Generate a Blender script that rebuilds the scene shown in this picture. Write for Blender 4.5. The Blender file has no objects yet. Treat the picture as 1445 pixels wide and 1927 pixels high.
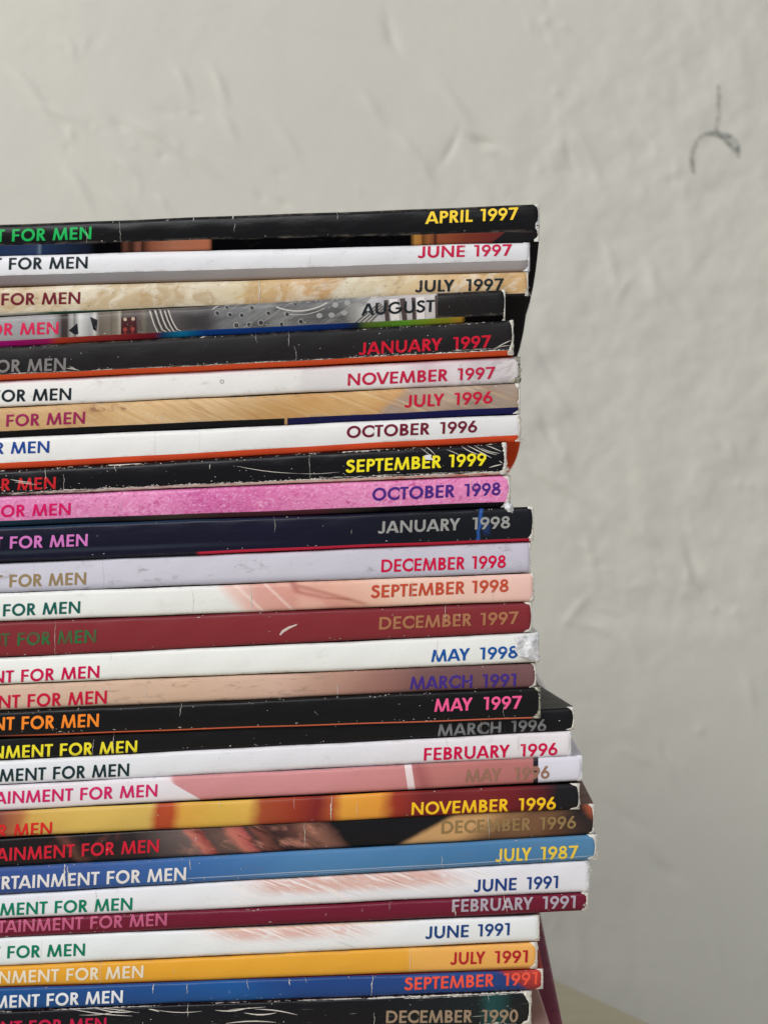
import bpy, math, random
import numpy as np
from mathutils import Vector, Matrix
from mathutils.geometry import tessellate_polygon

# ------------------------------------------------------------------ camera, world, lamps, exposure
scene = bpy.context.scene
PX = 3200.0            # focal length in photograph pixels (1445 x 1927)
DIST = 0.32            # camera to the plane of the spines, metres
ROLL = math.radians(2.6)
_c, _s = math.cos(ROLL), math.sin(ROLL)
vx, vy = 880 - 722.5, -(1050 - 963.5)
A_, B_ = _c*vx + _s*vy, -_s*vx + _c*vy
pitch = math.atan2(-B_, PX)
yaw = math.atan2(A_*math.cos(pitch), PX)
FWD = Vector((-math.sin(yaw)*math.cos(pitch), math.cos(yaw)*math.cos(pitch), math.sin(pitch)))
R0 = Vector((math.cos(yaw), math.sin(yaw), 0)); U0 = R0.cross(FWD)
RGT = _c*R0 - _s*U0; UPV = _s*R0 + _c*U0
CAMP = Vector((0, -DIST, 0))
cam_d = bpy.data.cameras.new("camera"); cam = bpy.data.objects.new("camera", cam_d)
scene.collection.objects.link(cam); scene.camera = cam
cam.matrix_world = Matrix(((RGT.x, UPV.x, -FWD.x, CAMP.x), (RGT.y, UPV.y, -FWD.y, CAMP.y), (RGT.z, UPV.z, -FWD.z, CAMP.z), (0, 0, 0, 1)))
cam_d.sensor_width = 36; cam_d.lens = 36*PX/1927.0
cam_d.clip_start = 0.01; cam_d.clip_end = 50
cam_d.dof.use_dof = True; cam_d.dof.focus_distance = 0.3195; cam_d.dof.aperture_fstop = 38
scene.view_settings.view_transform = 'Standard'; scene.view_settings.look = 'None'
scene.view_settings.exposure = 0.11; scene.view_settings.gamma = 1.0

w = bpy.data.worlds.new("World"); scene.world = w; w.use_nodes = True
bg = w.node_tree.nodes['Background']; bg.inputs[0].default_value = (0.97, 0.98, 1.0, 1); bg.inputs[1].default_value = 0.42

def area(name, loc, target, sx, sy, power, col):
    d = bpy.data.lights.new(name, 'AREA'); d.shape = 'RECTANGLE'; d.size = sx; d.size_y = sy; d.energy = power; d.color = col
    o = bpy.data.objects.new(name, d); scene.collection.objects.link(o); o.location = loc
    o.rotation_euler = (Vector(target)-Vector(loc)).to_track_quat('-Z', 'Y').to_euler()
area('window_light', (-1.35, -0.75, 0.95), (0.0, 0.3, 0.0), 0.8, 0.9, 21.0, (1.0, 0.985, 0.955))
area('room_light', (-0.55, -1.8, 1.3), (0.0, 0.1, -0.05), 0.9, 0.8, 13.0, (0.97, 0.98, 1.0))

# ------------------------------------------------------------------ helpers
def ray(px, py):
    return (FWD*PX + RGT*(px-722.5) - UPV*(py-963.5)).normalized()
def at(px, py, Y=0.0):                       # photograph pixel -> point at depth Y behind the spines
    d = ray(px, py); t = (Y-CAMP.y)/d.y
    return CAMP + d*t
def at_z(px, py, Z):
    d = ray(px, py); return CAMP + d*(Z-CAMP.z)/d.z
def lin(c):
    out = []
    for v in c[:3]:
        v = v/255.0
        out.append(v/12.92 if v <= 0.04045 else ((v+0.055)/1.055)**2.4)
    return (*out, 1.0)
C = scene.collection
def mesh(name, verts, faces, mat, parent=None, origin=(0,0,0), uvs=None, uv2=None, smooth=True):
    me = bpy.data.meshes.new(name)
    o3 = Vector(origin)
    me.from_pydata([tuple(Vector(v)-o3) for v in verts], [], faces)
    if uvs is not None:
        arr_i = np.empty(len(me.loops), dtype=np.int32); me.loops.foreach_get('vertex_index', arr_i)
        for nm, src in (('print', uvs), ('edge', uv2)):
            if src is None: continue
            l = me.uv_layers.new(name=nm); a = np.asarray(src, dtype=np.float32)[arr_i]
            l.data.foreach_set('uv', a.ravel())
    if smooth: me.polygons.foreach_set('use_smooth', [True]*len(me.polygons))
    me.materials.append(mat)
    o = bpy.data.objects.new(name, me); C.objects.link(o)
    if parent: o.parent = parent
    else: o.location = origin
    return o

class NT:
    def __init__(self, name):
        self.m = bpy.data.materials.new(name); self.m.use_nodes = True
        self.t = self.m.node_tree; self.n = self.t.nodes; self.l = self.t.links
        self.b = self.n['Principled BSDF']
    def link(self, a, b): self.l.new(a, b)
    def put(self, sock, v):
        if hasattr(v, 'links') or isinstance(v, bpy.types.NodeSocket): self.link(v, sock)
        else: sock.default_value = v
    def math(self, op, a, b=0.0, c=0.0, clamp=False):
        n = self.n.new('ShaderNodeMath'); n.operation = op; n.use_clamp = clamp
        for s, v in zip(n.inputs, (a, b, c)): self.put(s, v)
        return n.outputs[0]
    def step(self, x, lo, hi):      # smoothstep
        n = self.n.new('ShaderNodeMapRange'); n.interpolation_type = 'SMOOTHSTEP'
        self.put(n.inputs['Value'], x); self.put(n.inputs['From Min'], lo); self.put(n.inputs['From Max'], hi)
        return n.outputs[0]
    def mix(self, f, a, b):
        n = self.n.new('ShaderNodeMix'); n.data_type = 'RGBA'
        self.put(n.inputs['Factor'], f); self.put(n.inputs['A'], a) if False else None
        self.put(n.inputs[0], f); self.put(n.inputs[6], a); self.put(n.inputs[7], b)
        return n.outputs[2]
    def noise(self, vec, scale=1.0, detail=3.0, rough=0.55, dist=0.0):
        n = self.n.new('ShaderNodeTexNoise'); self.link(vec, n.inputs['Vector'])
        n.inputs['Scale'].default_value = scale; n.inputs['Detail'].default_value = detail
        n.inputs['Roughness'].default_value = rough; n.inputs['Distortion'].default_value = dist
        return n.outputs[0]
    def comb(self, x, y, z=0.0):
        n = self.n.new('ShaderNodeCombineXYZ')
        for s, v in zip(n.inputs, (x, y, z)): self.put(s, v)
        return n.outputs[0]

U_LO, U_HI = -80.0, 1125.0
def print_mat(name, stops, seed=0, shear=0.0, warp=0.0, warp_s=0.02, grain=0.05, over=(), wear=0.35, rough=0.26, t=50.0,
              interp='LINEAR', mott=0.0, mott_s=(0.02, 0.05), hv=None, smudge=0.25, spec=0.22):
    """printed cover stock: colours laid along the spine by photograph x, overprinted shapes and painted sheen, rubbed edges"""
    N = NT(name)
    uv = N.n.new('ShaderNodeUVMap'); uv.uv_map = 'print'
    sp = N.n.new('ShaderNodeSeparateXYZ'); N.link(uv.outputs[0], sp.inputs[0])
    u = N.math('MULTIPLY', sp.outputs[0], 1000.0); v = N.math('MULTIPLY', sp.outputs[1], 100.0)
    ue = N.n.new('ShaderNodeUVMap'); ue.uv_map = 'edge'
    se = N.n.new('ShaderNodeSeparateXYZ'); N.link(ue.outputs[0], se.inputs[0])
    vf = se.outputs[0]; dr = N.math('MULTIPLY', se.outputs[1], 1000.0)
    P = lambda a, b, s=0: N.comb(N.math('MULTIPLY', u, a), N.math('MULTIPLY', v, b), float(seed*7.3+s))
    uu = u
    if shear: uu = N.math('ADD', uu, N.math('MULTIPLY', v, shear))
    if warp: uu = N.math('ADD', uu, N.math('MULTIPLY', N.math('SUBTRACT', N.noise(P(warp_s, warp_s*2.2, 1)), 0.5), warp*2))
    if len(stops) == 1: col = None; base = lin(stops[0][1])
    rp = N.n.new('ShaderNodeValToRGB'); rp.color_ramp.interpolation = interp
    N.link(N.math('DIVIDE', N.math('SUBTRACT', uu, U_LO), U_HI-U_LO), rp.inputs[0])
    st = sorted(stops, key=lambda s: s[0])
    els = rp.color_ramp.elements
    while len(els) < len(st): els.new(0.5)
    while len(els) > len(st): els.remove(els[-1])
    for i, (x, c) in enumerate(st):
        els[i].position = (x-U_LO)/(U_HI-U_LO)
    for i, (x, c) in enumerate(st): els[i].color = lin(c)
    col = rp.outputs[0]
    if mott:                            # blotchy print
        nz = N.noise(P(mott_s[0], mott_s[1], 2), detail=5, rough=0.65)
        f = N.math('ADD', N.math('MULTIPLY', N.math('SUBTRACT', nz, 0.5), mott*2.2), 1.0)
        mm = N.n.new('ShaderNodeVectorMath'); mm.operation = 'SCALE'; N.link(col, mm.inputs[0]); N.link(f, mm.inputs['Scale']); col = mm.outputs[0]
    for k, o in enumerate(over):        # overprinted shapes, also sheen painted as colour
        c = lin(o['c']); f = None
        def AND(a): 
            nonlocal f
            f = a if f is None else N.math('MULTIPLY', f, a)
        us = u if not o.get('sh') else N.math('ADD', u, N.math('MULTIPLY', v, o['sh']))
        if 'w' in o: us = N.math('ADD', us, N.math('MULTIPLY', N.math('SUBTRACT', N.noise(P(0.05, 0.08, 30+k)), 0.5), o['w']*2))
        if 'x' in o:
            a, b = o['x']; s = o.get('s', 4)
            AND(N.math('MULTIPLY', N.step(us, a-s, a+s), N.math('SUBTRACT', 1.0, N.step(us, b-s, b+s))))
        if 'y' in o:
            a, b = o['y']; s = o.get('sy', 2); vv = v
            if 'yu' in o: vv = N.math('SUBTRACT', v, N.math('MULTIPLY', N.math('SUBTRACT', u, o['yu'][0]), o['yu'][1]))
            AND(N.math('MULTIPLY', N.step(vv, a-s, a+s), N.math('SUBTRACT', 1.0, N.step(vv, b-s, b+s))))
        if 'n' in o:                    # noise: (scale u, scale v, low, high[, rotate])
            a, b, lo, hi = o['n'][:4]; rt = o['n'][4] if len(o['n']) > 4 else 0.0
            ur = N.math('ADD', u, N.math('MULTIPLY', v, rt))
            vec = N.comb(N.math('MULTIPLY', ur, a), N.math('MULTIPLY', v, b), float(seed*3.1+k*5+11))
            AND(N.step(N.noise(vec, detail=4, rough=0.6, dist=o.get('d', 0.4)), lo, hi))
        if 'a' in o: f = N.math('MULTIPLY', f, o['a'])
        col = N.mix(f, col, c)
    # paper grain, smudges
    g = N.noise(P(0.45, 0.45, 3), detail=2)
    f = N.math('ADD', N.math('MULTIPLY', N.math('SUBTRACT', g, 0.5), grain*2), 1.0)
    mm = N.n.new('ShaderNodeVectorMath'); mm.operation = 'SCALE'; N.link(col, mm.inputs[0]); N.link(f, mm.inputs['Scale']); col = mm.outputs[0]
    if smudge:
        sm = N.step(N.noise(P(0.022, 0.05, 8), detail=6, rough=0.7), 0.56, 0.75)
        col = N.mix(N.math('MULTIPLY', sm, smudge), col, (0.16, 0.135, 0.11, 1))
        gr = N.math('MULTIPLY', N.math('SUBTRACT', 1.0, N.step(N.math('MULTIPLY', N.math('MINIMUM', vf, N.math('SUBTRACT', 1.0, vf)), t), 0.5, 5.0)), N.step(N.noise(P(0.03, 0.06, 28), detail=5, rough=.7), .42, .66))
        col = N.mix(N.math('MULTIPLY', gr, .38), col, (0.20, 0.17, 0.14, 1))
        sd = N.step(N.noise(P(0.18, 0.3, 18), detail=3, rough=0.6), 0.735, 0.77)
        col = N.mix(N.math('MULTIPLY', sd, smudge*2.0), col, (0.07, 0.06, 0.05, 1))
    # rubbed edges down to bare paper
    d = N.math('MULTIPLY', N.math('MINIMUM', vf, N.math('SUBTRACT', 1.0, vf)), t)
    n1 = N.noise(P(0.10, 0.25, 4), detail=6, rough=0.72); n2 = N.noise(P(0.012, 0.02, 5), detail=2)
    thr = N.math('SUBTRACT', N.math('ADD', 0.83-0.30*wear, N.math('MULTIPLY', d, 0.050)), N.math('MULTIPLY', N.math('SUBTRACT', n2, 0.5), 0.7*wear+0.1))
    we = N.step(N.math('SUBTRACT', n1, thr), 0.0, 0.03)
    thr2 = N.math('ADD', 0.80-0.30*wear, N.math('MULTIPLY', dr, 0.045))
    w2 = N.step(N.math('SUBTRACT', n1, thr2), 0.0, 0.03)
    n3 = N.noise(P(0.22, 0.30, 6), detail=3, rough=0.6)
    w3 = N.step(n3, 0.80-0.06*wear, 0.82-0.06*wear)
    ww = N.math('MAXIMUM', N.math('MAXIMUM', we, w2), w3)
    col = N.mix(N.math('MULTIPLY', ww, 0.9), col, lin((216, 210, 200)))
    N.link(col, N.b.inputs['Base Color'])
    rr = N.math('ADD', rough, N.math('MULTIPLY', ww, 0.45)); rr = N.math('ADD', rr, N.math('MULTIPLY', N.math('SUBTRACT', N.noise(P(0.02, 0.12, 9), detail=4), 0.5), 0.3), clamp=True)
    N.link(rr, N.b.inputs['Roughness'])
    N.b.inputs['Specular IOR Level'].default_value = spec
    bp = N.n.new('ShaderNodeBump'); bp.inputs['Strength'].default_value = 0.2; bp.inputs['Distance'].default_value = 0.00025
    h = N.math('ADD', N.math('MULTIPLY', N.noise(P(0.02, 0.045, 10), detail=5, rough=0.6), 1.0), N.math('MULTIPLY', ww, -0.12))
    h = N.math('ADD', h, N.math('MULTIPLY', g, 0.06))
    N.link(h, bp.inputs['Height']); N.link(bp.outputs[0], N.b.inputs['Normal'])
    return N.m

def ink_mat(name, c, rough=0.35, fade=0.0, under=(30, 30, 30)):
    N = NT(name)
    tc = N.n.new('ShaderNodeTexCoord'); mp = N.n.new('ShaderNodeMapping'); N.link(tc.outputs['Object'], mp.inputs[0])
    nz = N.noise(mp.outputs[0], scale=3500, detail=3)
    big = N.noise(mp.outputs[0], scale=500, detail=3)
    f = N.math('ADD', 0.90, N.math('MULTIPLY', nz, 0.2))
    mm = N.n.new('ShaderNodeVectorMath'); mm.operation = 'SCALE'; mm.inputs[0].default_value = lin(c)[:3]; N.link(f, mm.inputs['Scale'])
    col = mm.outputs[0]
    if fade: col = N.mix(N.math('MULTIPLY', N.step(big, 0.42, 0.62), fade), col, lin(under))
    sp_ = N.step(N.noise(mp.outputs[0], scale=2200, detail=3, rough=.7), .67, .71)
    col = N.mix(N.math('MULTIPLY', sp_, .6), col, lin((205, 200, 192)))
    N.link(col, N.b.inputs['Base Color']); N.b.inputs['Roughness'].default_value = rough; N.b.inputs['Specular IOR Level'].default_value = .15
    return N.m
_ink = {}
def ink(c, fade=0.0, under=(30, 30, 30), rough=0.36):
    k = (c, fade, under, rough)
    if k not in _ink: _ink[k] = ink_mat('printing_ink', c, rough, fade, under)
    return _ink[k]
def paper_mat(name, c, dark, s=900, lo=0.5, hi=0.75, bump=0.5):
    N = NT(name)
    tc = N.n.new('ShaderNodeTexCoord')
    a = N.noise(tc.outputs['Object'], scale=s, detail=6, rough=0.7)
    col = N.mix(N.step(a, lo, hi), lin(c), lin(dark))
    N.link(col, N.b.inputs['Base Color']); N.b.inputs['Roughness'].default_value = 0.85
    bp = N.n.new('ShaderNodeBump'); bp.inputs['Strength'].default_value = bump; bp.inputs['Distance'].default_value = 0.0003
    N.link(a, bp.inputs['Height']); N.link(bp.outputs[0], N.b.inputs['Normal'])
    return N.m
M_TORN = paper_mat('torn_paper', (226, 221, 212), (120, 108, 94), 1400, 0.50, 0.72, 0.8)
M_TORN2 = paper_mat('torn_paper_white', (226, 226, 228), (190, 190, 196), 500, 0.45, 0.7, 0.9)
M_TORNG = paper_mat('torn_glue_binding', (196, 190, 172), (70, 76, 72), 1500, 0.42, 0.62, 1.0)
M_FLECK = paper_mat('bare_paper_fleck', (214, 208, 200), (150, 140, 130), 2600, 0.5, 0.75, 0.3)
def page_mat():
    N = NT('page_edges')
    tc = N.n.new('ShaderNodeTexCoord'); mp = N.n.new('ShaderNodeMapping'); N.link(tc.outputs['Object'], mp.inputs[0])
    mp.inputs['Scale'].default_value = (3, 3, 9000)
    a = N.noise(mp.outputs[0], scale=1.0, detail=3)
    N.link(N.mix(N.step(a, 0.35, 0.7), lin((222, 214, 198)), lin((160, 148, 130))), N.b.inputs['Base Color'])
    N.b.inputs['Roughness'].default_value = 0.8
    return N.m
M_PAGE = page_mat()

# ------------------------------------------------------------------ lettering: geometric sans capitals
S_ = 0.198
def g_seg(x0, y0, x1, y1, w=S_):
    def f(x, y):
        dx, dy = x1-x0, y1-y0; L = math.hypot(dx, dy); dx /= L; dy /= L
        a = (x-x0)*dx+(y-y0)*dy; b = -(x-x0)*dy+(y-y0)*dx
        return np.maximum(np.abs(b)-w/2, np.maximum(-a, a-L))
    return f
def g_dia(x0, y0, x1, y1, w=S_, lo=0.0, hi=1.0):      # infinite slanted stroke cut level at lo and hi
    def f(x, y):
        dx, dy = x1-x0, y1-y0; L = math.hypot(dx, dy); dx /= L; dy /= L
        b = -(x-x0)*dy+(y-y0)*dx
        return np.maximum(np.abs(b)-w/2, np.maximum(lo-y, y-hi))
    return f
def g_box(x0, y0, x1, y1):
    return lambda x, y: np.maximum(np.maximum(x0-x, x-x1), np.maximum(y0-y, y-y1))
def _ell(x, y, cx, cy, rx, ry):
    return (np.sqrt(((x-cx)/rx)**2+((y-cy)/ry)**2)-1)*min(rx, ry)
def g_ring(cx, cy, rx, ry, w=S_):
    return lambda x, y: np.maximum(_ell(x, y, cx, cy, rx, ry), -_ell(x, y, cx, cy, rx-w, ry-w))
def g_bowl(y0, y1, xs, rx, w=S_*0.92):                # half-round bowl on a stem, as in B D P R
    cy, ry = (y0+y1)/2, (y1-y0)/2
    def f(x, y):
        o = np.minimum(g_box(0, y0, xs, y1)(x, y), np.maximum(_ell(x, y, xs, cy, rx, ry), xs-0.001-x))
        i = np.minimum(g_box(0, y0+w, xs, y1-w)(x, y), np.maximum(_ell(x, y, xs, cy, rx-S_, ry-w), xs-0.001-x))
        return np.maximum(o, -i)
    return f
def g_path(pts, w=S_):
    P = []
    n = len(pts)
    for i in range(n-1):
        p0 = pts[max(i-1, 0)]; p1 = pts[i]; p2 = pts[i+1]; p3 = pts[min(i+2, n-1)]
        for k in range(6):
            t = k/6.0
            P.append(tuple(0.5*((2*p1[j])+(-p0[j]+p2[j])*t+(2*p0[j]-5*p1[j]+4*p2[j]-p3[j])*t*t+(-p0[j]+3*p1[j]-3*p2[j]+p3[j])*t**3) for j in (0, 1)))
    P.append(pts[-1])
    def f(x, y):
        d = np.full_like(x, 9.0)
        for (ax, ay), (bx, by) in zip(P[:-1], P[1:]):
            L2 = (bx-ax)**2+(by-ay)**2+1e-12
            t = np.clip(((x-ax)*(bx-ax)+(y-ay)*(by-ay))/L2, 0, 1)
            d = np.minimum(d, np.hypot(x-ax-t*(bx-ax), y-ay-t*(by-ay)))
        d = d-w/2
        for (e, q) in ((P[0], P[1]), (P[-1], P[-2])):       # butt ends
            dx, dy = e[0]-q[0], e[1]-q[1]; L = math.hypot(dx, dy)
            near = np.hypot(x-e[0], y-e[1]) < w*0.75
            d = np.where(near, np.maximum(d, ((x-e[0])*dx+(y-e[1])*dy)/L), d)
        return d
    return f
def U(*fs): return lambda x, y: np.minimum.reduce([f(x, y) for f in fs])
def cut(f, *gs): return lambda x, y: np.maximum.reduce([f(x, y)]+[-g(x, y) for g in gs])
def rot(f, cx, cy): return lambda x, y: f(2*cx-x, 2*cy-y)
h_ = S_/2
_nine = U(g_ring(.34, .68, .34, .33, .18), g_dia(.565, .54, .235, 0, .19, 0, .56))
GL = {   # char: (field, width, left bearing, right bearing)
 'A': (U(g_dia(.09, 0, .46, 1), g_dia(.86, 0, .49, 1), g_box(.25, .20, .70, .36)), .95, .0, .0),
 'B': (U(g_box(0, 0, S_, 1), g_bowl(.46, 1, .31, .28), g_bowl(0, .555, .33, .32)), .65, .09, .05),
 'C': (cut(g_ring(.53, .5, .54, .52), g_box(.88, -1, 2, 2)), .88, .05, .02),
 'D': (U(g_box(0, 0, S_, 1), g_bowl(0, 1, .38, .54)), .92, .09, .05),
 'E': (U(g_box(0, 0, S_, 1), g_box(0, .835, .59, 1), g_box(0, .42, .56, .58), g_box(0, 0, .59, .165)), .59, .09, .06),
 'F': (U(g_box(0, 0, S_, 1), g_box(0, .835, .58, 1), g_box(0, .41, .55, .57)), .58, .09, .06),
 'G': (U(cut(g_ring(.53, .5, .54, .52), g_box(.84, .53, 2, 2), g_box(.52, .53, .85, .74)), g_box(.55, .375, 1.04, .535)), 1.04, .05, .05),
 'H': (U(g_box(0, 0, S_, 1), g_box(.60, 0, .60+S_, 1), g_box(0, .42, .7, .585)), .80, .09, .09),
 'I': (g_box(0, 0, S_, 1), S_, .09, .09),
 'J': (U(g_box(.27, .20, .27+S_, 1), cut(g_ring(.18, .225, .288, .245, .185), g_box(-1, .225, 2, 2), g_box(-1, -1, -.03, 2))), .47, .0, .09),
 'L': (U(g_box(0, 0, S_, 1), g_box(0, 0, .52, .165)), .52, .09, .01),
 'M': (U(g_dia(.09, 0, .235, 1, .185), g_dia(1.06, 0, .915, 1, .185), g_dia(.22, 1, .56, .0, .175), g_dia(.93, 1, .59, .0, .175)), 1.15, .05, .05),
 'N': (U(g_box(0, 0, .185, 1), g_box(.705, 0, .89, 1), g_dia(.075, 1, .815, 0, .175)), .89, .09, .09),
 'O': (g_ring(.52, .5, .52, .52), 1.04, .05, .05),
 'P': (U(g_box(0, 0, S_, 1), g_bowl(.40, 1, .30, .31)), .61, .09, .02),
 'R': (U(g_box(0, 0, S_, 1), g_bowl(.42, 1, .29, .30), g_dia(.24, .55, .57, 0, .20, 0, .5)), .68, .09, .02),
 'S': (g_path([(.55, .80), (.46, .90), (.32, .925), (.17, .87), (.12, .745), (.20, .625), (.38, .53), (.52, .42), (.55, .27), (.45, .12), (.29, .075), (.14, .12), (.05, .25)]), .65, .04, .04),
 'T': (U(g_box(0, .835, .64, 1), g_box(.32-h_, 0, .32+h_, 1)), .64, .01, .01),
 'U': (U(g_box(0, .40, S_, 1), g_box(.62, .40, .62+S_, 1), cut(g_ring(.409, .41, .409, .425, S_), g_box(-1, .41, 2, 2))), .818, .08, .08),
 'V': (U(g_dia(.09, 1, .46, 0), g_dia(.85, 1, .48, 0)), .94, .0, .0),
 'Y': (U(g_dia(.10, 1, .42, .38, S_, .36, 1), g_dia(.70, 1, .38, .38, S_, .36, 1), g_box(.40-h_, 0, .40+h_, .45)), .80, .0, .0),
 '0': (g_ring(.33, .5, .33, .52, .185), .66, .04, .04),
 '1': (U(g_box(.20, 0, .20+.19, 1), g_dia(.0, .885, .3, .925, .13, 0, 1) if False else g_box(0, .85, .25, 1)), .39, .08, .14),
 '6': (rot(_nine, .34, .5), .68, .04, .04),
 '7': (U(g_box(0, .835, .70, 1), g_dia(.60, .95, .24, 0, .20, 0, .99)), .72, .04, .04),
 '8': (U(g_ring(.34, .745, .285, .265, .17), g_ring(.34, .28, .34, .295, .18)), .68, .04, .04),
 '9': (_nine, .68, .04, .04),
 ' ': (None, .46, 0, 0),
}
KERN = {'AY': -.10, 'RY': -.06, 'LY': -.12, 'TA': -.06, 'RT': -.02, 'AU': -.01, 'PT': -.03, 'OV': -.07, 'VE': -.02, '19': -.0, 'AR': -.0, 'PR': 0}
RES = 28
def polys(F, wd):
    x0, y0 = -0.06, -0.06; nx = int((wd+.12)*RES)+1; ny = int(1.12*RES)+1
    gx = x0+np.arange(nx+1)/RES; gy = y0+np.arange(ny+1)/RES
    X, Y = np.meshgrid(gx, gy, indexing='ij')
    V = F(X, Y); V = np.where(np.abs(V) < 1e-6, 1e-6, V)
    verts, idx, faces = [], {}, []
    def cv(i, j):
        k = (i, j)
        if k not in idx: idx[k] = len(verts); verts.append((gx[i], gy[j]))
        return idx[k]
    def ev(i, j, a, b):
        k = (min((i, j), (a, b)), max((i, j), (a, b)))
        if k not in idx:
            t = V[i, j]/(V[i, j]-V[a, b])
            idx[k] = len(verts); verts.append((gx[i]+(gx[a]-gx[i])*t, gy[j]+(gy[b]-gy[j])*t))
        return idx[k]
    ins = V < 0
    cnt = ins[:-1, :-1].astype(int)+ins[1:, :-1]+ins[1:, 1:]+ins[:-1, 1:]
    for i, j in zip(*np.nonzero(cnt)):
        cs = ((i, j), (i+1, j), (i+1, j+1), (i, j+1)); f = []
        for k in range(4):
            a, b = cs[k], cs[(k+1) % 4]
            if ins[a]: f.append(cv(*a))
            if ins[a] != ins[b]: f.append(ev(*a, *b))
        if len(f) >= 3: faces.append(f)
    return verts, faces
_gc = {}
def glyph(ch):
    if ch not in _gc: _gc[ch] = polys(GL[ch][0], GL[ch][1])
    return _gc[ch]
def layout(s):
    x, out, prev = 0.0, [], ''
    for i, ch in enumerate(s):
        F, wd, lb, rb = GL[ch]
        if i: x += lb + KERN.get(prev+ch, 0)
        if F: out.append((ch, x))
        x += wd; last = x
        x += rb; prev = ch
    return out, last
def text_px(s, x0, x1, b0, b1, cap, slant=0.045):
    """glyph mesh in photograph pixels: string from x0 to x1 on a baseline b0..b1"""
    lay, W = layout(s); sx = (x1-x0)/W
    vs, fs = [], []
    for ch, gx0 in lay:
        v, f = glyph(ch); o = len(vs)
        for gx, gy in v:
            X = x0+(gx+gx0)*sx; vs.append((X+slant*gy*cap, b0+(b1-b0)*(X-x0)/(x1-x0)-gy*cap))
        fs += [[a+o for a in q] for q in f]
    return vs, fs

# ------------------------------------------------------------------ magazines
L_PX = 2730.0; WID = 0.206
def slope(y): return -(0.0355+(y-420)/1216.0*0.0255)
class Mag:
    def __init__(s, **k): s.__dict__.update(k)
    def line(s, yl, yr, x):
        m = (yr-yl)/s.xr
        if x >= 0: return yl+m*x
        m2 = slope(yl); return yl+m*x if x > -1 else yl + m*(-60)*(1-math.exp(x/60.0))*1.0 + m2*(x+60*(1-math.exp(x/60.0)))
    def lims(s, x):
        a = s.line(s.top[0], s.top[1], x); b = s.line(s.bot[0], s.bot[1], x)
        wob = s.wa*math.sin(x*0.011+s.ph)+s.wa*0.6*math.sin(x*0.031+s.ph*2.3)
        wob2 = s.wa*math.sin(x*0.009+s.ph*1.7+1)+s.wa*0.6*math.sin(x*0.027+s.ph*3.1)
        return a+0.8+wob*0.5, b-0.8+wob2*0.5
    def pt(s, x, y, lift=0.0):
        """photograph pixel on this magazine's spine -> world point on the spine's rounded face"""
        a, b = s.lims(min(x, s.xr)); band = s.band
        cr = b-band                                   # crease between spine face and lower fold
        r = 6.0; dep = 0.0
        y = min(max(y, a), b)
        dt = y-a
        if dt < r: dep += (r-math.sqrt(max(r*r-(r-dt)**2, 0)))
        if band > 0:
            if y > cr: q = y-cr; dep += 0.10*min(q, 3)+0.60*max(q-1.5, 0)
        else:
            db = b-y
            if db < r: dep += (r-math.sqrt(max(r*r-(r-db)**2, 0)))
        m = (y-a)/max(cr-a, 1)
        if 0 < m < 1: dep -= 2.0*s.bow*math.sin(math.pi*m)
        e = s.xr-x
        if e < 7: dep += (7-math.sqrt(max(49-(7-max(e, 0))**2, 0)))*0.7
        dep += s.wa*0.8*math.sin(x*0.017+s.ph*5)+s.wa*0.5*math.sin(x*0.06+s.ph)*math.sin(y*0.08)
        Y = s.dy*0.001+dep*1e-4
        p = at(x, y, Y)
        if lift: p = p+(CAMP-p).normalized()*lift
        return p

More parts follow.
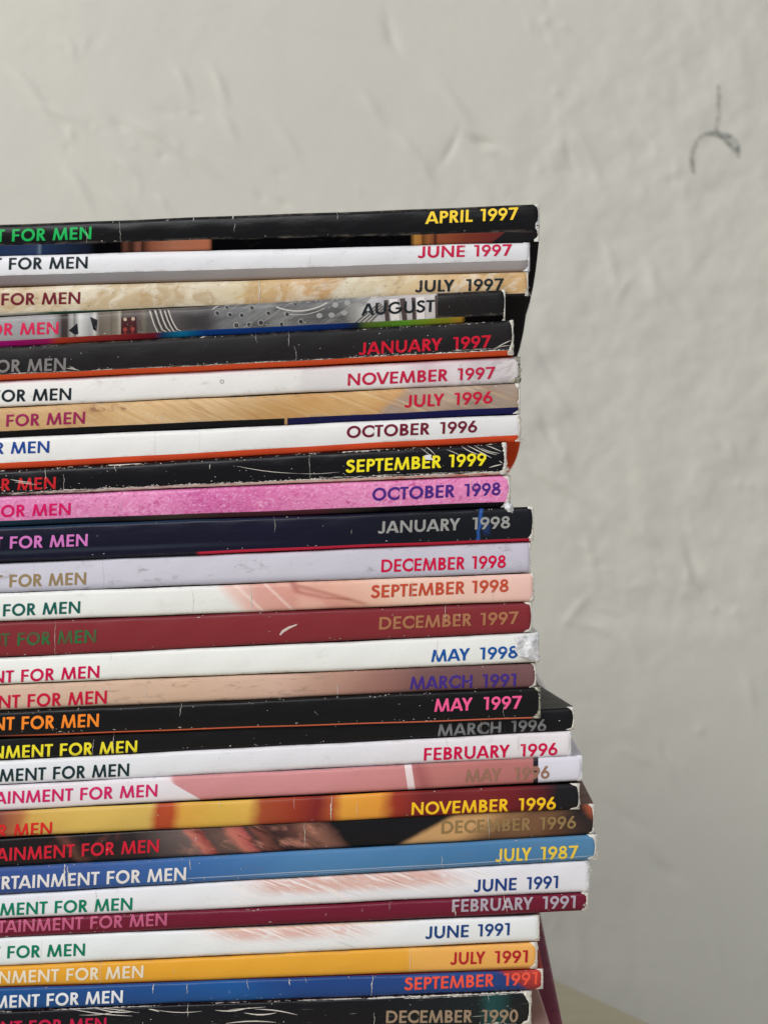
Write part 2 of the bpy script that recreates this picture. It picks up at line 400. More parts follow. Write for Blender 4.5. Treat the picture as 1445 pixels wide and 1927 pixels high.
mags = []
def grid(fn, xs, ys):
    v = [fn(x, y) for x in xs for y in ys]; n = len(ys)
    f = [(i*n+j, i*n+j+1, (i+1)*n+j+1, (i+1)*n+j) for i in range(len(xs)-1) for j in range(n-1)]
    return v, f
XS = list(np.linspace(-1710, -60, 14))+list(np.linspace(0, 1110, 112))
def build(m):
    rnd = random.Random(m.seed)
    xs = [x for x in XS if x < m.xr-22]+[m.xr-v for v in (20, 13, 8, 5, 3, 1.4, 0.5, 0)]
    a0, b0 = m.lims(m.xr)
    base = at(m.xr-0.0, b0, m.dy*0.001)
    a1, b1 = m.lims(xs[0]); left = at(xs[0], b1, 0)
    org = Vector(((base.x+left.x)/2, WID/2, min(base.z, left.z)))
    root = bpy.data.objects.new('magazine', None); C.objects.link(root); root.location = org; root.empty_display_size = 0.02
    root['label'] = m.label; root['category'] = 'magazine'; root['group'] = m.group
    fr = [0, .008, .02, .04, .07, .11, .2, .35, .5, .65, .8, .9, .95, .975, .99, 1]
    corner = m.__dict__.get('corner', 0)
    def spt(x, t):
        a, b = m.lims(x); b2 = b-m.band
        if corner:                                # rounded off corners at the tail of the spine
            e = m.xr-x
            if e < corner:
                c = corner-math.sqrt(max(corner**2-(corner-e)**2, 0)); a2 = a+c*.55; b2 = b2-c*.8*(1 if not m.band else .3); a = a2
        return m.pt(x, a+(b2-a)*t), a+(b2-a)*t
    vs, uv, ue = [], [], []
    for x in xs:
        a, b = m.lims(x)
        for t in fr:
            p, y = spt(x, t); vs.append(p); uv.append((x/1000, (y-a)/100)); ue.append((t, (m.xr-x)/1000))
    n = len(fr)
    fs = [(i*n+j, i*n+j+1, (i+1)*n+j+1, (i+1)*n+j) for i in range(len(xs)-1) for j in range(n-1)]
    mesh('spine', vs, fs, m.mat, root, org, uv, ue)
    # covers: thin sheets running back from the spine, slightly sagging at the free corner
    ds = [0.0, .0006, .0016, .003, .006, .012, .02, .035, .055, .08, .11, .14, .17, .206]
    th = 0.00022
    def cover(name, upper, mat):
        vs, uv, ue = [], [], []
        x2 = [x for x in XS if x < m.xr-22]+[m.xr-v for v in (20, 6, 0.2)]
        if upper: head = [0.0]
        else: head = [0, .25, .5, .75, 1.0] if m.band else [1.0]
        skew = m.__dict__.get('skew', 0)*0.001
        curl = m.__dict__.get('curl', 0)*0.001; bulge = m.__dict__.get('bulge', 0)*0.001*(not upper)
        for x in x2:
            a, b = m.lims(x); row = []
            if upper: row.append(m.pt(x, a)); yy = [a]
            else:
                yy = [b-m.band+m.band*h for h in head]
                row += [m.pt(x, y) for y in yy]
            p = row[-1]; y0 = p.y
            for d in ds[1:]:
                cu = 0
                if not upper: cu = -curl*min(1, max(0, (x-(m.xr-60))/60))*math.sin(min(d/.12, 1)*math.pi)
                row.append(Vector((p.x+skew*d/WID*min(1, max(0, (x+600)/600))+bulge*min(1, max(0, (x-500)/400))*math.sin(min(d/.15, 1)*math.pi), y0+d, p.z+cu)))
            yy += [yy[-1]+d*10000*0.1 for d in ds[1:]]
            vs += row
            for k, y in enumerate(yy): uv.append((x/1000, (y-a)/100)); ue.append((0.5 if upper or k < len(head)+2 and k > 0 and not m.bandwear else (0.5 if k > 0 else 0.02), (m.xr-x)/1000))
        n = len(vs)//len(x2); k0 = len(vs)
        sgn = -1 if upper else 1
        inner = []
        for v in vs: inner.append(Vector((v.x, v.y+0.00005, v.z+sgn*th)))
        allv = vs+inner; uv += uv; ue += ue
        fs = [(i*n+j, i*n+j+1, (i+1)*n+j+1, (i+1)*n+j) for i in range(len(x2)-1) for j in range(n-1)]
        fi = [tuple(q+k0 for q in reversed(f)) for f in fs]
        R = (len(x2)-1)*n
        side = [(R+j, R+j+1, R+j+1+k0, R+j+k0) for j in range(n-1)]
        sideL = [(j+1, j, j+k0, j+1+k0) for j in range(n-1)]
        back = [(i*n+n-1, (i+1)*n+n-1, (i+1)*n+n-1+k0, i*n+n-1+k0) for i in range(len(x2)-1)]
        allf = fs+fi+side+sideL+back
        if upper: allf = [tuple(reversed(f)) for f in allf]
        mesh(name, allv, allf, mat, root, org, uv, ue)
    cover('front_cover', True, m.fmat); cover('back_cover', False, m.bmat)
    # page block, slightly inside the covers
    xs2 = [xs[0]+12, -900, 0, 500, m.xr-6]
    sk = m.__dict__.get('skew', 0)*0.001
    vs = []
    for x in xs2:
        a, b = m.lims(x); y0 = 0.0014 + m.dy*0.001+(m.band*1e-4 if m.band else 0)
        pt, pb = at(x, a+1.5, m.dy*0.001), at(x, b-1.5, m.dy*0.001)
        pt.z -= th*1.2; pb.z += th*1.2
        for d in (y0, WID-0.002):
            sx = sk*(d/WID)*min(1, max(0, (x+600)/600))
            vs.append((pt.x+sx, d, pt.z)); vs.append((pb.x+sx, d, pb.z))
    fs = []
    for i in range(len(xs2)-1):
        q = i*4; r = q+4
        fs += [(q, q+2, r+2, r), (q+1, r+1, r+3, q+3), (q, r, r+1, q+1), (q+2, q+3, r+3, r+2)]
    k = len(vs)-4
    fs += [(0, 1, 3, 2), (k, k+2, k+3, k+1)]
    mesh('page_block', vs, fs, M_PAGE, root, org, smooth=False)
    # worn paper rim at the tail of the spine
    if m.rim > 0:
        a, b = m.lims(m.xr); vs, fs = [], []
        K = 40; prof = (0, .18, .5, .82, 1)
        wn, on = [], []
        l1 = [rnd.random() for _ in range(9)]; l2 = [rnd.random() for _ in range(K+1)]
        for k in range(K+1):
            t = k/K; q = t*8; i = min(int(q), 7); lo = l1[i]+(l1[i+1]-l1[i])*(q-i)
            ends = 1.0+1.0*math.exp(-((t-1)/.1)**2)*m.rim/3+0.8*math.exp(-(t/.08)**2)
            wn.append(min(m.rim*(0.45+1.9*lo**2+0.8*l2[k])*ends, 6+m.rim*1.1)); on.append(m.rim*(0.10+0.6*lo*l2[k]))
        for k in range(K+1):
            t = k/K; y = a-0.3+(b-a+0.6)*t
            cI = 0
            if corner:
                yy = min(y-a, b-y); cI = max(0, corner-yy*1.2); cI = cI*cI/corner*.6 if cI > 0 else 0
            for j, pf in enumerate(prof):
                x = m.xr-(wn[k]+cI)*(1-pf)+(on[k])*pf
                hgt = (0, 1.2, 1.8, 1.0, -5)[j]*(0.7+0.6*rnd.random())
                p = m.pt(min(x, m.xr-1.5), min(max(y, a+0.6), b-0.6)); 
                pp = at(x, y, max(min(p.y, m.dy*.001+.0006), m.dy*0.001)-hgt*4e-5-0.00002*(j < 4))
                vs.append(pp)
        n = len(prof)
        fs = [(i*n+j, i*n+j+1, (i+1)*n+j+1, (i+1)*n+j) for i in range(K) for j in range(n-1)]
        mesh('worn_rim', vs, fs, m.rimmat, root, org)
    # lettering
    def put_text(name, args, c, **kw):
        vs, fs = text_px(*args[:6])
        out, keep = [], []
        for (x, y) in vs:
            a, b = m.lims(x); out.append(m.pt(x, y, 0.00005)); keep.append(a+0.8 < y < b-m.band-0.2 or (y > b-m.band and m.__dict__.get('textband', 0)))
        fs2 = [f for f in fs if all(keep[q] for q in f)]
        used = sorted({q for f in fs2 for q in f}); mp = {q: i for i, q in enumerate(used)}
        if not used: return
        mesh(name, [out[q] for q in used], [[mp[q] for q in f] for f in fs2], ink(c, **kw), root, org, smooth=False)
    for nm, args, c, kw in m.texts: put_text(nm, args, c, **kw)
    def deco(name, polysx, mat, lift):
        vs, fs = [], []
        for pg in polysx:
            pts = [(x, min(max(y, m.lims(x)[0]+.3), m.lims(x)[1]-.3-(m.band if mat not in (M_TORN2,) else 0))) for x, y in pg]
            tri = tessellate_polygon([[Vector((x, -y, 0)) for x, y in pts]]); o = len(vs)
            P2 = [tuple(p) for p in pts]; T = [tuple(t) for t in tri]; mid = {}
            for _ in range(9):
                nt, ch = [], False
                for t in T:
                    e = [(math.hypot(P2[t[k]][0]-P2[t[(k+1) % 3]][0], 1.6*(P2[t[k]][1]-P2[t[(k+1) % 3]][1])), k) for k in range(3)]
                    L, k = max(e)
                    if L > 7.0:
                        a_, b_, c_ = t[k], t[(k+1) % 3], t[(k+2) % 3]; key = (min(a_, b_), max(a_, b_))
                        if key not in mid: mid[key] = len(P2); P2.append(((P2[a_][0]+P2[b_][0])/2, (P2[a_][1]+P2[b_][1])/2))
                        nt += [(a_, mid[key], c_), (mid[key], b_, c_)]; ch = True
                    else: nt.append(t)
                T = nt
                if not ch: break
            vs += [m.pt(x, y, lift) for x, y in P2]; fs += [tuple(q+o for q in t) for t in T]
        return mesh(name, vs, fs, mat, root, org, smooth=False)
    for kd, (nm, pl, c) in enumerate(m.decals): deco(nm, pl, ink(c, rough=0.4), 0.00002+0.000002*kd)
    # flecks where the lamination is chipped: irregular specks near the folds
    if m.fleck:
        pl = []
        cen = [rnd.uniform(0, m.xr) for _ in range(7)]
        for _ in range(m.fleck):
            x = rnd.choice(cen)+rnd.gauss(0, 40) if rnd.random() < .6 else rnd.uniform(0, m.xr-8)
            if not 0 < x < m.xr-4: continue
            a, b = m.lims(x); b -= m.band
            k = rnd.random()
            y = a+1.5+abs(rnd.gauss(0, 1.5)) if k < .35 else (b-1.8-abs(rnd.gauss(0, 2.0)) if k < .85 else rnd.uniform(a+3, b-3))
            L = rnd.uniform(.5, 1.8)*(2.4 if rnd.random() < .15 and k < .85 else 1); H = rnd.uniform(.3, .8)
            sl = slope(y); n = 6; pg = []
            for q in range(n):
                an = 2*math.pi*q/n; rr = rnd.uniform(.6, 1.2)
                pg.append((x+L*rr*math.cos(an), y+H*rr*math.sin(an)+sl*L*rr*math.cos(an)))
            pl.append(pg)
        deco('chipped_print', pl, M_FLECK, 0.00007)['kind'] = 'stuff'
    auto = [(rnd.uniform(20, m.xr-60), rnd.choice((0, 0, .3, .5)), rnd.choice((.3, .5, 1.0)), rnd.uniform(.35, .8)) for _ in range(3)] if m.texts else []
    for (cx, y0f, y1f, wpx) in list(m.cracks)+auto:
        y1f = max(y1f, y0f+.15)          # jagged cracks across the spine
        a, b = m.lims(cx); n = 14; L_, R_ = [], []
        xx = cx
        for k in range(n+1):
            t = k/n; y = a+(b-m.band-a)*(y0f+(y1f-y0f)*t)
            xx += rnd.uniform(-1.0, 1.0); wv = wpx*rnd.uniform(.3, 1.0)*(0.3+math.sin(math.pi*min(max(t, .08), .92)))*0.6
            L_.append((xx-wv, y)); R_.append((xx+wv, y))
        deco('paper_crack', [L_+R_[::-1]], M_FLECK, 0.00006)
    for (xa, xb, off, w0) in m.__dict__.get('wornline', ()):   # ragged bare line along the lower crease (off px above it)
        n = int((xb-xa)/3); up, lo_ = [], []
        pl, cur = [], 1.0
        q1 = [rnd.uniform(.2, 1.5) for _ in range(n//6+3)]
        for k in range(n+1):
            x = xa+(xb-xa)*k/n; a, b = m.lims(x); i6 = k//6; f6 = (k % 6)/6
            wv = w0*max(0.06, (q1[i6]*(1-f6)+q1[i6+1]*f6)*rnd.uniform(.3, 1.2)-.25)*min(1, k/4+.2)
            y = (b-m.band-off if off > 0 else a-off+w0*.5)+rnd.uniform(-.25, .25); up.append((x, y-wv)); lo_.append((x, y+wv*.25))
        for k in range(n):
            pl.append([up[k], up[k+1], lo_[k+1], lo_[k]])
        deco('worn_crease', pl, M_FLECK, 0.00007)['kind'] = 'stuff'
    for pg in m.__dict__.get('torn', ()):        # patches torn down to paper
        out = []
        for k in range(len(pg)):
            (ax, ay), (bx, by) = pg[k], pg[(k+1) % len(pg)]; n = max(1, int(math.hypot(bx-ax, by-ay)/2.2))
            for q in range(n): out.append((ax+(bx-ax)*q/n+rnd.uniform(-.5, .5)*(q > 0), ay+(by-ay)*q/n+rnd.uniform(-.5, .5)*(q > 0)))
        deco('torn_patch', [out], M_TORN2, 0.00008)
    if m.__dict__.get('scratches'):
        pl = []
        for (ax, ay, bx, by, wv) in m.scratches:
            n = 5; L1, L2 = [], []; ln = math.hypot(bx-ax, by-ay); ux, uy = -(by-ay)/ln, (bx-ax)/ln; bend = rnd.uniform(-.06, .06)*ln
            for k in range(n+1):
                t = k/n; x, y = ax+(bx-ax)*t+ux*bend*math.sin(math.pi*t), ay+(by-ay)*t+uy*bend*math.sin(math.pi*t); ww = wv*.5*(.25+math.sin(math.pi*t))
                L1.append((x+ux*ww, y+uy*ww)); L2.append((x-ux*ww, y-uy*ww))
            pl.append(L1+L2[::-1])
        deco('scratch', pl, M_FLECK, 0.00006)['kind'] = 'stuff'
    m.root = root; m.org = org
    return root

W_ = (226, 226, 228)
def mag(label, xr, top, bot, stops, texts=(), band=0, bands=None, front=None, dy=0.0, rim=2.2, wear=.3, fleck=0, cracks=(), decals=(), over=(), bover=(), bow=1.15, wa=.85, group='stacked magazines', **k):
    i = len(mags); t = bot[0]-top[0]-band
    pm = {q: k.pop(q) for q in ('shear', 'warp', 'warp_s', 'grain', 'rough', 'interp', 'mott', 'mott_s', 'smudge') if q in k}
    st = stops if isinstance(stops, list) else [(0, stops), (1000, stops)]
    mat = print_mat('spine_print', st, seed=i+1, over=over, wear=wear+.12, t=max(t, 20), **pm)
    bst = bands if isinstance(bands, list) else [(0, bands or st[-1][1]), (1000, bands or st[-1][1])]
    bm = print_mat('back_cover_print', bst, seed=i+40, wear=wear*.8, t=20, rough=0.3, over=bover, smudge=.1, spec=0.0)
    fc = front or st[-1][1]
    fm = print_mat('front_cover_print', [(0, fc), (1000, fc)], seed=i+80, wear=0.1, t=20, rough=0.5, smudge=.1, spec=.10)
    m = Mag(label=label, xr=xr, top=top, bot=bot, band=band, mat=mat, bmat=bm, fmat=fm, dy=dy, rim=rim, rimmat=k.pop('rimmat', M_TORN), seed=i*13+5,
            ph=i*1.37, wa=wa, bow=bow, texts=list(texts), fleck=fleck, cracks=cracks, decals=decals, group=group, bandwear=wear > .3, **k)
    mags.append(m); return build(m)
def title(xf, bf, xe, be, cap, c, **kw):
    """... ENTERTAINMENT FOR MEN, placed from the F of FOR to the end"""
    _, W = layout('FOR MEN'); _, Wf = layout('ENTERTAINMENT FOR MEN')
    sx = (xe-xf)/W; x0 = xe-Wf*sx; b0 = be+(bf-be)/(xf-xe)*(x0-xe)
    return ('title_lettering', ('ENTERTAINMENT FOR MEN', x0, xe, b0, be, cap), c, kw)
def date(mo, yr, x0, x1, y0, y1, b0, b1, cap, c, c2=None, **kw):
    f = lambda x: b0+(b1-b0)*(x-x0)/(y1-x0)
    return [('month_lettering', (mo, x0, x1-cap*.045, b0, f(x1), cap), c, kw), ('year_lettering', (yr, y0, y1-cap*.045, f(y0), b1, cap), c2 or c, kw)]

K1 = (10, 10, 13)
mag('black magazine dated APRIL 1997 with green title letters, topmost of the stack', 1014, (422, 384), (481, 455), K1,
    [title(23, 454.6, 172, 450, 23.3, (28, 178, 88))]+date('APRIL', '1997', 800, 890, 903, 975, 421.6, 413, 23, (250, 212, 62)), band=19, dy=0,
    bover=[dict(c=(40, 40, 43), x=(1018, 9000), s=1.2, sh=1.35), dict(c=(52, 30, 36), y=(40, 9000), sy=6, x=(990, 2000), n=(.004, .01, .4, .6), a=.8)], bands=[(-50, (40, 58, 92)), (70, (52, 70, 108)), (75, (120, 140, 160)), (80, (44, 60, 96)), (165, (30, 36, 52)), (180, K1), (228, K1), (236, (110, 70, 58)), (248, (40, 26, 24)), (262, (150, 96, 80)), (268, (60, 36, 30)), (285, (150, 92, 72)), (330, (186, 122, 96)), (394, (196, 120, 90)), (398, K1), (775, K1), (779, (206, 148, 76)), (792, (190, 128, 70)), (797, (24, 20, 20)), (802, (170, 112, 66)), (814, (150, 90, 60)), (818, (30, 22, 22)), (824, (160, 90, 60)), (880, (136, 66, 52)), (940, (118, 52, 52)), (1000, (112, 48, 50))],
    front=(12, 12, 16), torn=[[(1010.5, 385), (1013.5, 385.5), (1013.6, 398), (1013.6, 430), (1013, 446), (1011, 444), (1012, 436), (1006.8, 430), (1007, 421), (1011.5, 415), (1012.4, 398), (1010, 391)]], cracks=[(363, 0, .16, 1.2), (440, 0, .14, 1.8), (441, .3, .7, .5)], fleck=10, rim=3.2, wear=.18, smudge=.05, bulge=1.1)
mag('white magazine dated JUNE 1997 with grey lower fold, second from the top', 996, (481, 456), (540, 511), [(0, (232, 232, 237)), (700, (226, 226, 230)), (1000, (222, 222, 226))],
    [title(17, 507.5, 165, 505, 22.3, (24, 38, 46))]+date('JUNE', '1997', 787, 875, 891, 963, 485.5, 481, 21.7, (196, 28, 70)), band=20, bands=[(0, (150, 140, 146)), (150, (150, 150, 156)), (500, (166, 160, 160)), (1000, (176, 172, 176))],
    dy=.5, rim=2.4, wear=.2, corner=14, rimmat=M_TORN2)
mag('stained tan magazine dated JULY 1997 with dark red title letters', 993, (541, 511), (596, 557), [(-100, (196, 178, 150)), (60, (208, 190, 160)), (170, (214, 200, 172)), (200, (198, 178, 144)), (300, (196, 176, 142)), (380, (214, 202, 178)), (470, (210, 194, 160)), (480, (206, 178, 130)), (520, (204, 172, 126)), (640, (196, 156, 110)), (655, (214, 206, 184)), (720, (212, 198, 168)), (790, (214, 190, 150)), (880, (208, 172, 124)), (1000, (206, 168, 118))],
    [title(3, 574.5, 151, 571.6, 22.3, (110, 26, 40))]+date('JULY', '1997', 782, 855, 876, 948, 550, 546, 22.4, (30, 40, 44)), band=5, bands=[(0, (196, 190, 180)), (60, (170, 165, 150)), (100, (60, 90, 76)), (250, (40, 60, 56)), (420, (60, 50, 46)), (600, (24, 22, 24)), (1000, (46, 46, 48))],
    over=[dict(c=(178, 146, 102), n=(.022, .03, .46, .70), d=1.2, a=.65), dict(c=(230, 222, 204), n=(.024, .035, .48, .70, .5), d=1.0, a=.65), dict(c=(120, 96, 66), n=(.09, .12, .58, .78), a=.6)],
    shear=.8, warp=16, dy=.3, cracks=[(488, 0, 1, 1.8), (475, .55, 1, 1.0)], rim=2.8, mott=.06, fleck=10, bulge=1.0)
# ring-holed picture on the August spine
def ringp(cx, cy, r, n=14, s=.62, q=1.0):
    o = [(cx+r*math.cos(2*math.pi*k/n)*q, cy+r*math.sin(2*math.pi*k/n)) for k in range(n+1)]
    i = [(cx+r*s*math.cos(2*math.pi*k/n)*q, cy+r*s*math.sin(2*math.pi*k/n)) for k in range(n+1)]
    return o+i[::-1]
def disc(cx, cy, r, n=12, q=1.0): return [(cx+r*q*math.cos(2*math.pi*k/n), cy+r*math.sin(2*math.pi*k/n)) for k in range(n)]
def arc(cx, cy, r, a0, a1, w, n=12, q=1.0):
    A = [math.radians(a0+(a1-a0)*k/n) for k in range(n+1)]
    return [(cx+(r+w)*q*math.cos(a), cy+(r+w)*math.sin(a)) for a in A]+[(cx+r*q*math.cos(a), cy+r*math.sin(a)) for a in reversed(A)]
holes = [(409, 590, 5), (433, 593, 5), (455, 594, 5), (474, 580, 5), (505, 590, 5), (540, 592, 5), (445, 613, 6), (469, 612, 5.5), (491, 608, 6), (566, 606, 5.5), (530, 611, 5), (427, 579, 4), (555, 573, 3.5)]
mag('magazine dated AUGUST with grey metal picture and rainbow strip along its lower fold', 950, (597, 544), (653, 604),
    [(-100, (150, 148, 150)), (100, (158, 156, 158)), (112, (120, 114, 114)), (116, (56, 44, 44)), (130, (62, 50, 50)), (134, (196, 194, 190)), (140, (90, 84, 80)), (150, (204, 204, 202)), (172, (150, 150, 152)), (180, (208, 206, 200)), (185, (100, 92, 84)), (192, (112, 102, 92)), (220, (120, 110, 98)), (226, (168, 160, 148)), (230, (96, 84, 78)), (262, (88, 76, 72)), (272, (120, 112, 100)), (278, (90, 84, 80)), (345, (96, 90, 90)), (390, (84, 78, 80)), (420, (110, 110, 112)), (520, (124, 124, 124)), (640, (112, 112, 112)), (668, (150, 148, 144)), (690, (190, 188, 188)), (722, (170, 168, 170)), (819, (196, 190, 188)), (821, (30, 26, 24)), (950, (20, 18, 19))],
    [title(-38, 632, 110, 628.5, 22.7, (212, 36, 84))]+date('AUGUST', '1997', 680, 818, 838, 908, 594, 582, 22.7, (26, 32, 36), c2=(31, 27, 27)), band=11,
    bands=[(0, (150, 20, 110)), (90, (150, 30, 90)), (110, (170, 60, 40)), (200, (140, 44, 44)), (290, (110, 28, 40)), (305, (30, 60, 96)), (340, (20, 110, 150)), (385, (20, 60, 130)), (640, (22, 46, 110)), (672, (30, 40, 60)), (690, (90, 110, 50)), (760, (90, 146, 44)), (840, (140, 140, 40)), (868, (170, 130, 50)), (874, (14, 12, 14)), (960, (14, 12, 14))],
    shear=0, dy=-1.0, rim=2.6, wear=.3, fleck=34, mott=.10, mott_s=(.2, .05), smudge=.3,
    over=[dict(c=(60, 58, 60), x=(360, 662), s=18, n=(.012, .03, .42, .66, 2.0), a=.7), dict(c=(190, 190, 190), x=(395, 660), n=(.25, .02, .56, .72, 1.6), a=.5), dict(c=(70, 62, 56), x=(184, 275), s=4, n=(.12, .02, .45, .7), a=.5), dict(c=(44, 42, 44), x=(330, 400), s=22, y=(10, 60), sy=12, a=.7), dict(c=(90, 88, 88), x=(660, 700), s=3, sh=.9, n=(.02, .05, .4, .6), a=.6)],
    decals=[('printed_buckle', [[(229, 598), (257, 596), (258, 629), (228, 631)]], (70, 30, 32)),
            ('printed_rivet', [disc(236, 601, 3.4), disc(251, 600, 3.4)], (186, 170, 150)), ('printed_rivet', [disc(236, 620, 4), disc(250, 619, 4), [(235, 622), (237, 622), (237, 630), (235, 630)], [(249, 621), (251, 621), (251, 629), (249, 629)]], (150, 56, 50)),
            ('printed_shadow', [[(130, 622), (146, 608), (148, 628), (142, 630)], [(170, 596), (184, 602), (182, 624), (176, 620)]], (26, 28, 34)),
            ('printed_coil', [arc(420, 560, r, 100, 178, 2.2, q=1.0) for r in (104, 111, 119, 128, 138)], (196, 192, 184)),
            ('printed_coil', [arc(420, 560, r, 100, 178, 1.6, q=1.0) for r in (108, 115, 124, 133)], (40, 36, 34)),
            ('printed_strap', [arc(560, 480, 104, 58, 112, 2.6), arc(560, 484, 108, 62, 104, 1.2), arc(440, 640, 70, 235, 262, 1.5)], (190, 188, 180)),
            ('printed_hole', [ringp(x, y-1, r, s=.7) for x, y, r in holes], (150, 150, 150)), ('printed_hole', [disc(x+.6, y-.4, r*.66) for x, y, r in holes], (52, 50, 52)),
            ('printed_stud', [disc(x, y-3, 5, q=1.2) for x, y in ((601, 597), (624, 596), (648, 592), (631, 577), (654, 573))], (156, 156, 156)),
            ('printed_stripe', [[(722, 565), (730, 564), (733, 609), (725, 610)], [(752, 562), (762, 561), (766, 606), (757, 607)], [(774, 560), (781, 560), (783, 604), (776, 605)], [(818, 556), (822, 556), (823, 600), (819, 601)]], (74, 62, 60)),
            ('printed_stripe', [[(733, 563), (748, 562), (752, 607), (736, 608)], [(783, 560), (798, 558), (799, 603), (785, 604)]], (222, 216, 214)),
            ('printed_cable', [[(668+k*9, 612), (672+k*9, 612), (716+k*3, 570+k*3), (713+k*3, 569+k*3)] for k in range(4)], (96, 92, 88))])
mag('charcoal black magazine dated JANUARY 1997 in red, orange strip along its lower fold', 965, (652, 602), (716, 669), (23, 20, 22),
    [title(-24, 702, 124, 697, 23.6, (128, 124, 124))]+date('JANUARY', '1997', 676, 832, 852, 924, 668, 653.5, 23, (202, 24, 50)), band=9, bands=(214, 84, 48), dy=-.7, rim=4.0, wear=.62, fleck=90, smudge=.05, rough=.42,
    wornline=[(0, 130, 1.0, 1.4), (130, 420, .6, .9), (420, 700, .6, 1.0), (700, 962, .5, 2.2), (850, 962, 4.5, .8)], scratches=[(935, 653, 962, 640, 1.4), (928, 656, 960, 650, 1.0), (125, 693, 150, 697, 1.2), (130, 690, 142, 694, 1.0)])
mag('white magazine dated NOVEMBER 1997 with torn gritty tail end', 977, (716, 671), (767, 721), [(0, (234, 233, 231)), (560, (230, 228, 226)), (575, (218, 214, 214)), (750, (226, 220, 222)), (800, (206, 190, 194)), (860, (222, 212, 216)), (900, (200, 192, 196)), (980, (214, 208, 208))],
    [title(-14, 757, 134, 752.7, 22.7, (22, 36, 42))]+date('NOVEMBER', '1997', 654, 843, 860, 932, 726, 712.5, 22.7, (190, 30, 66)), over=[dict(c=(206, 150, 168), y=(-3, 5), sy=3, n=(.01, .05, .35, .6), a=.6), dict(c=(170, 160, 164), x=(860, 970), n=(.05, .06, .5, .6, .8), a=.5)],
    dy=.3, rim=8.5, rimmat=M_TORNG, wear=.4, warp=20, bands=(40, 36, 36), fleck=6, decals=[('printed_smudge', [ringp(418, 718, 4.0)], (150, 148, 146))])
mag('golden tan magazine dated JULY 1996 above a black and navy fold', 978, (767, 721), (824, 779), [(-50, (196, 158, 110)), (150, (206, 168, 120)), (180, (190, 150, 104)), (260, (214, 178, 128)), (420, (208, 176, 132)), (520, (190, 150, 98)), (600, (196, 150, 92)), (700, (206, 166, 112)), (755, (200, 154, 100)), (775, (168, 146, 132)), (870, (178, 158, 142)), (930, (150, 130, 118)), (980, (160, 144, 132))],
    [title(12, 803, 160, 797, 22.6, (150, 36, 84))]+date('JULY', '1996', 762, 836, 854, 927, 767, 759, 23.2, (196, 22, 58)), band=12,
    bover=[dict(c=(196, 156, 106), x=(535.5, 541), s=.5)], bands=[(0, (30, 30, 32)), (535, (32, 32, 34)), (541, (36, 36, 78)), (900, (34, 34, 84)), (1000, (40, 40, 90))],
    over=[dict(c=(172, 124, 78), n=(.05, .012, .48, .74, -1.7), a=.6), dict(c=(226, 200, 160), n=(.06, .012, .50, .74, -2.3), a=.55), dict(c=(186, 150, 108), n=(.25, .25, .5, .7), a=.35), dict(c=(120, 76, 60), x=(170, 240), y=(5, 16), sy=4, n=(.06, .1, .5, .6), a=.7)], warp=14, shear=1.2, dy=.1, wear=.3, fleck=30, rim=2.8, corner=8, rough=.38)
mag('white magazine dated OCTOBER 1996 with orange lower fold and frayed corner', 979, (824, 779), (885, 831), [(0, (236, 235, 234)), (600, (230, 229, 228)), (1000, (222, 221, 222))],
    [title(-55, 856, 93, 852, 22.3, (26, 66, 146))]+date('OCTOBER', '1996', 652, 809, 827, 898, 824.5, 813.5, 22.3, (110, 22, 44)), band=12, bands=(236, 88, 52), dy=.25, rim=4.0, wear=.25, fleck=4, smudge=.12, bulge=.9)
mag('scratched black magazine dated SEPTEMBER 1999 in yellow', 952, (885, 832), (933, 893), (9, 8, 14),
    [title(-43, 925, 105, 920, 22.7, (196, 34, 42))]+date('SEPTEMBER', '1999', 651, 831, 844, 915, 889.6, 875.8, 23.6, (244, 228, 40)), band=4, bands=[(0, (26, 20, 26)), (250, (190, 150, 150)), (600, (214, 170, 160)), (860, (206, 120, 100)), (1000, (150, 80, 80))], dy=-.3, rim=4.6, wear=.85, fleck=150, smudge=0,
    cracks=[(583, .1, .95, .6), (396, .2, .4, 1.2)], wornline=[(90, 300, .8, 1.2), (300, 520, .3, 2.0), (520, 950, .3, 2.6), (600, 900, 3.5, .9)], torn=[[(798, 857), (812, 855), (811, 861), (816, 866), (800, 865)]], scratches=[(840, 846, 868, 858, .9), (868, 840, 902, 856, 1.3), (880, 839, 925, 862, 1.5), (892, 838, 935, 856, 1.2), (905, 843, 940, 853, 1.0), (915, 838, 944, 850, 1.2), (790, 842, 812, 858, .8), (800, 840, 820, 858, 1.1), (445, 877, 560, 891, .9), (560, 891, 640, 888, .6), (20, 902, 60, 908, 1.2), (28, 907, 70, 912, .9), (920, 880, 944, 874, 1.6), (939, 867, 945, 872, 1.2)], bover=[dict(c=(222, 206, 200), n=(.05, .4, .42, .6), a=.8)])
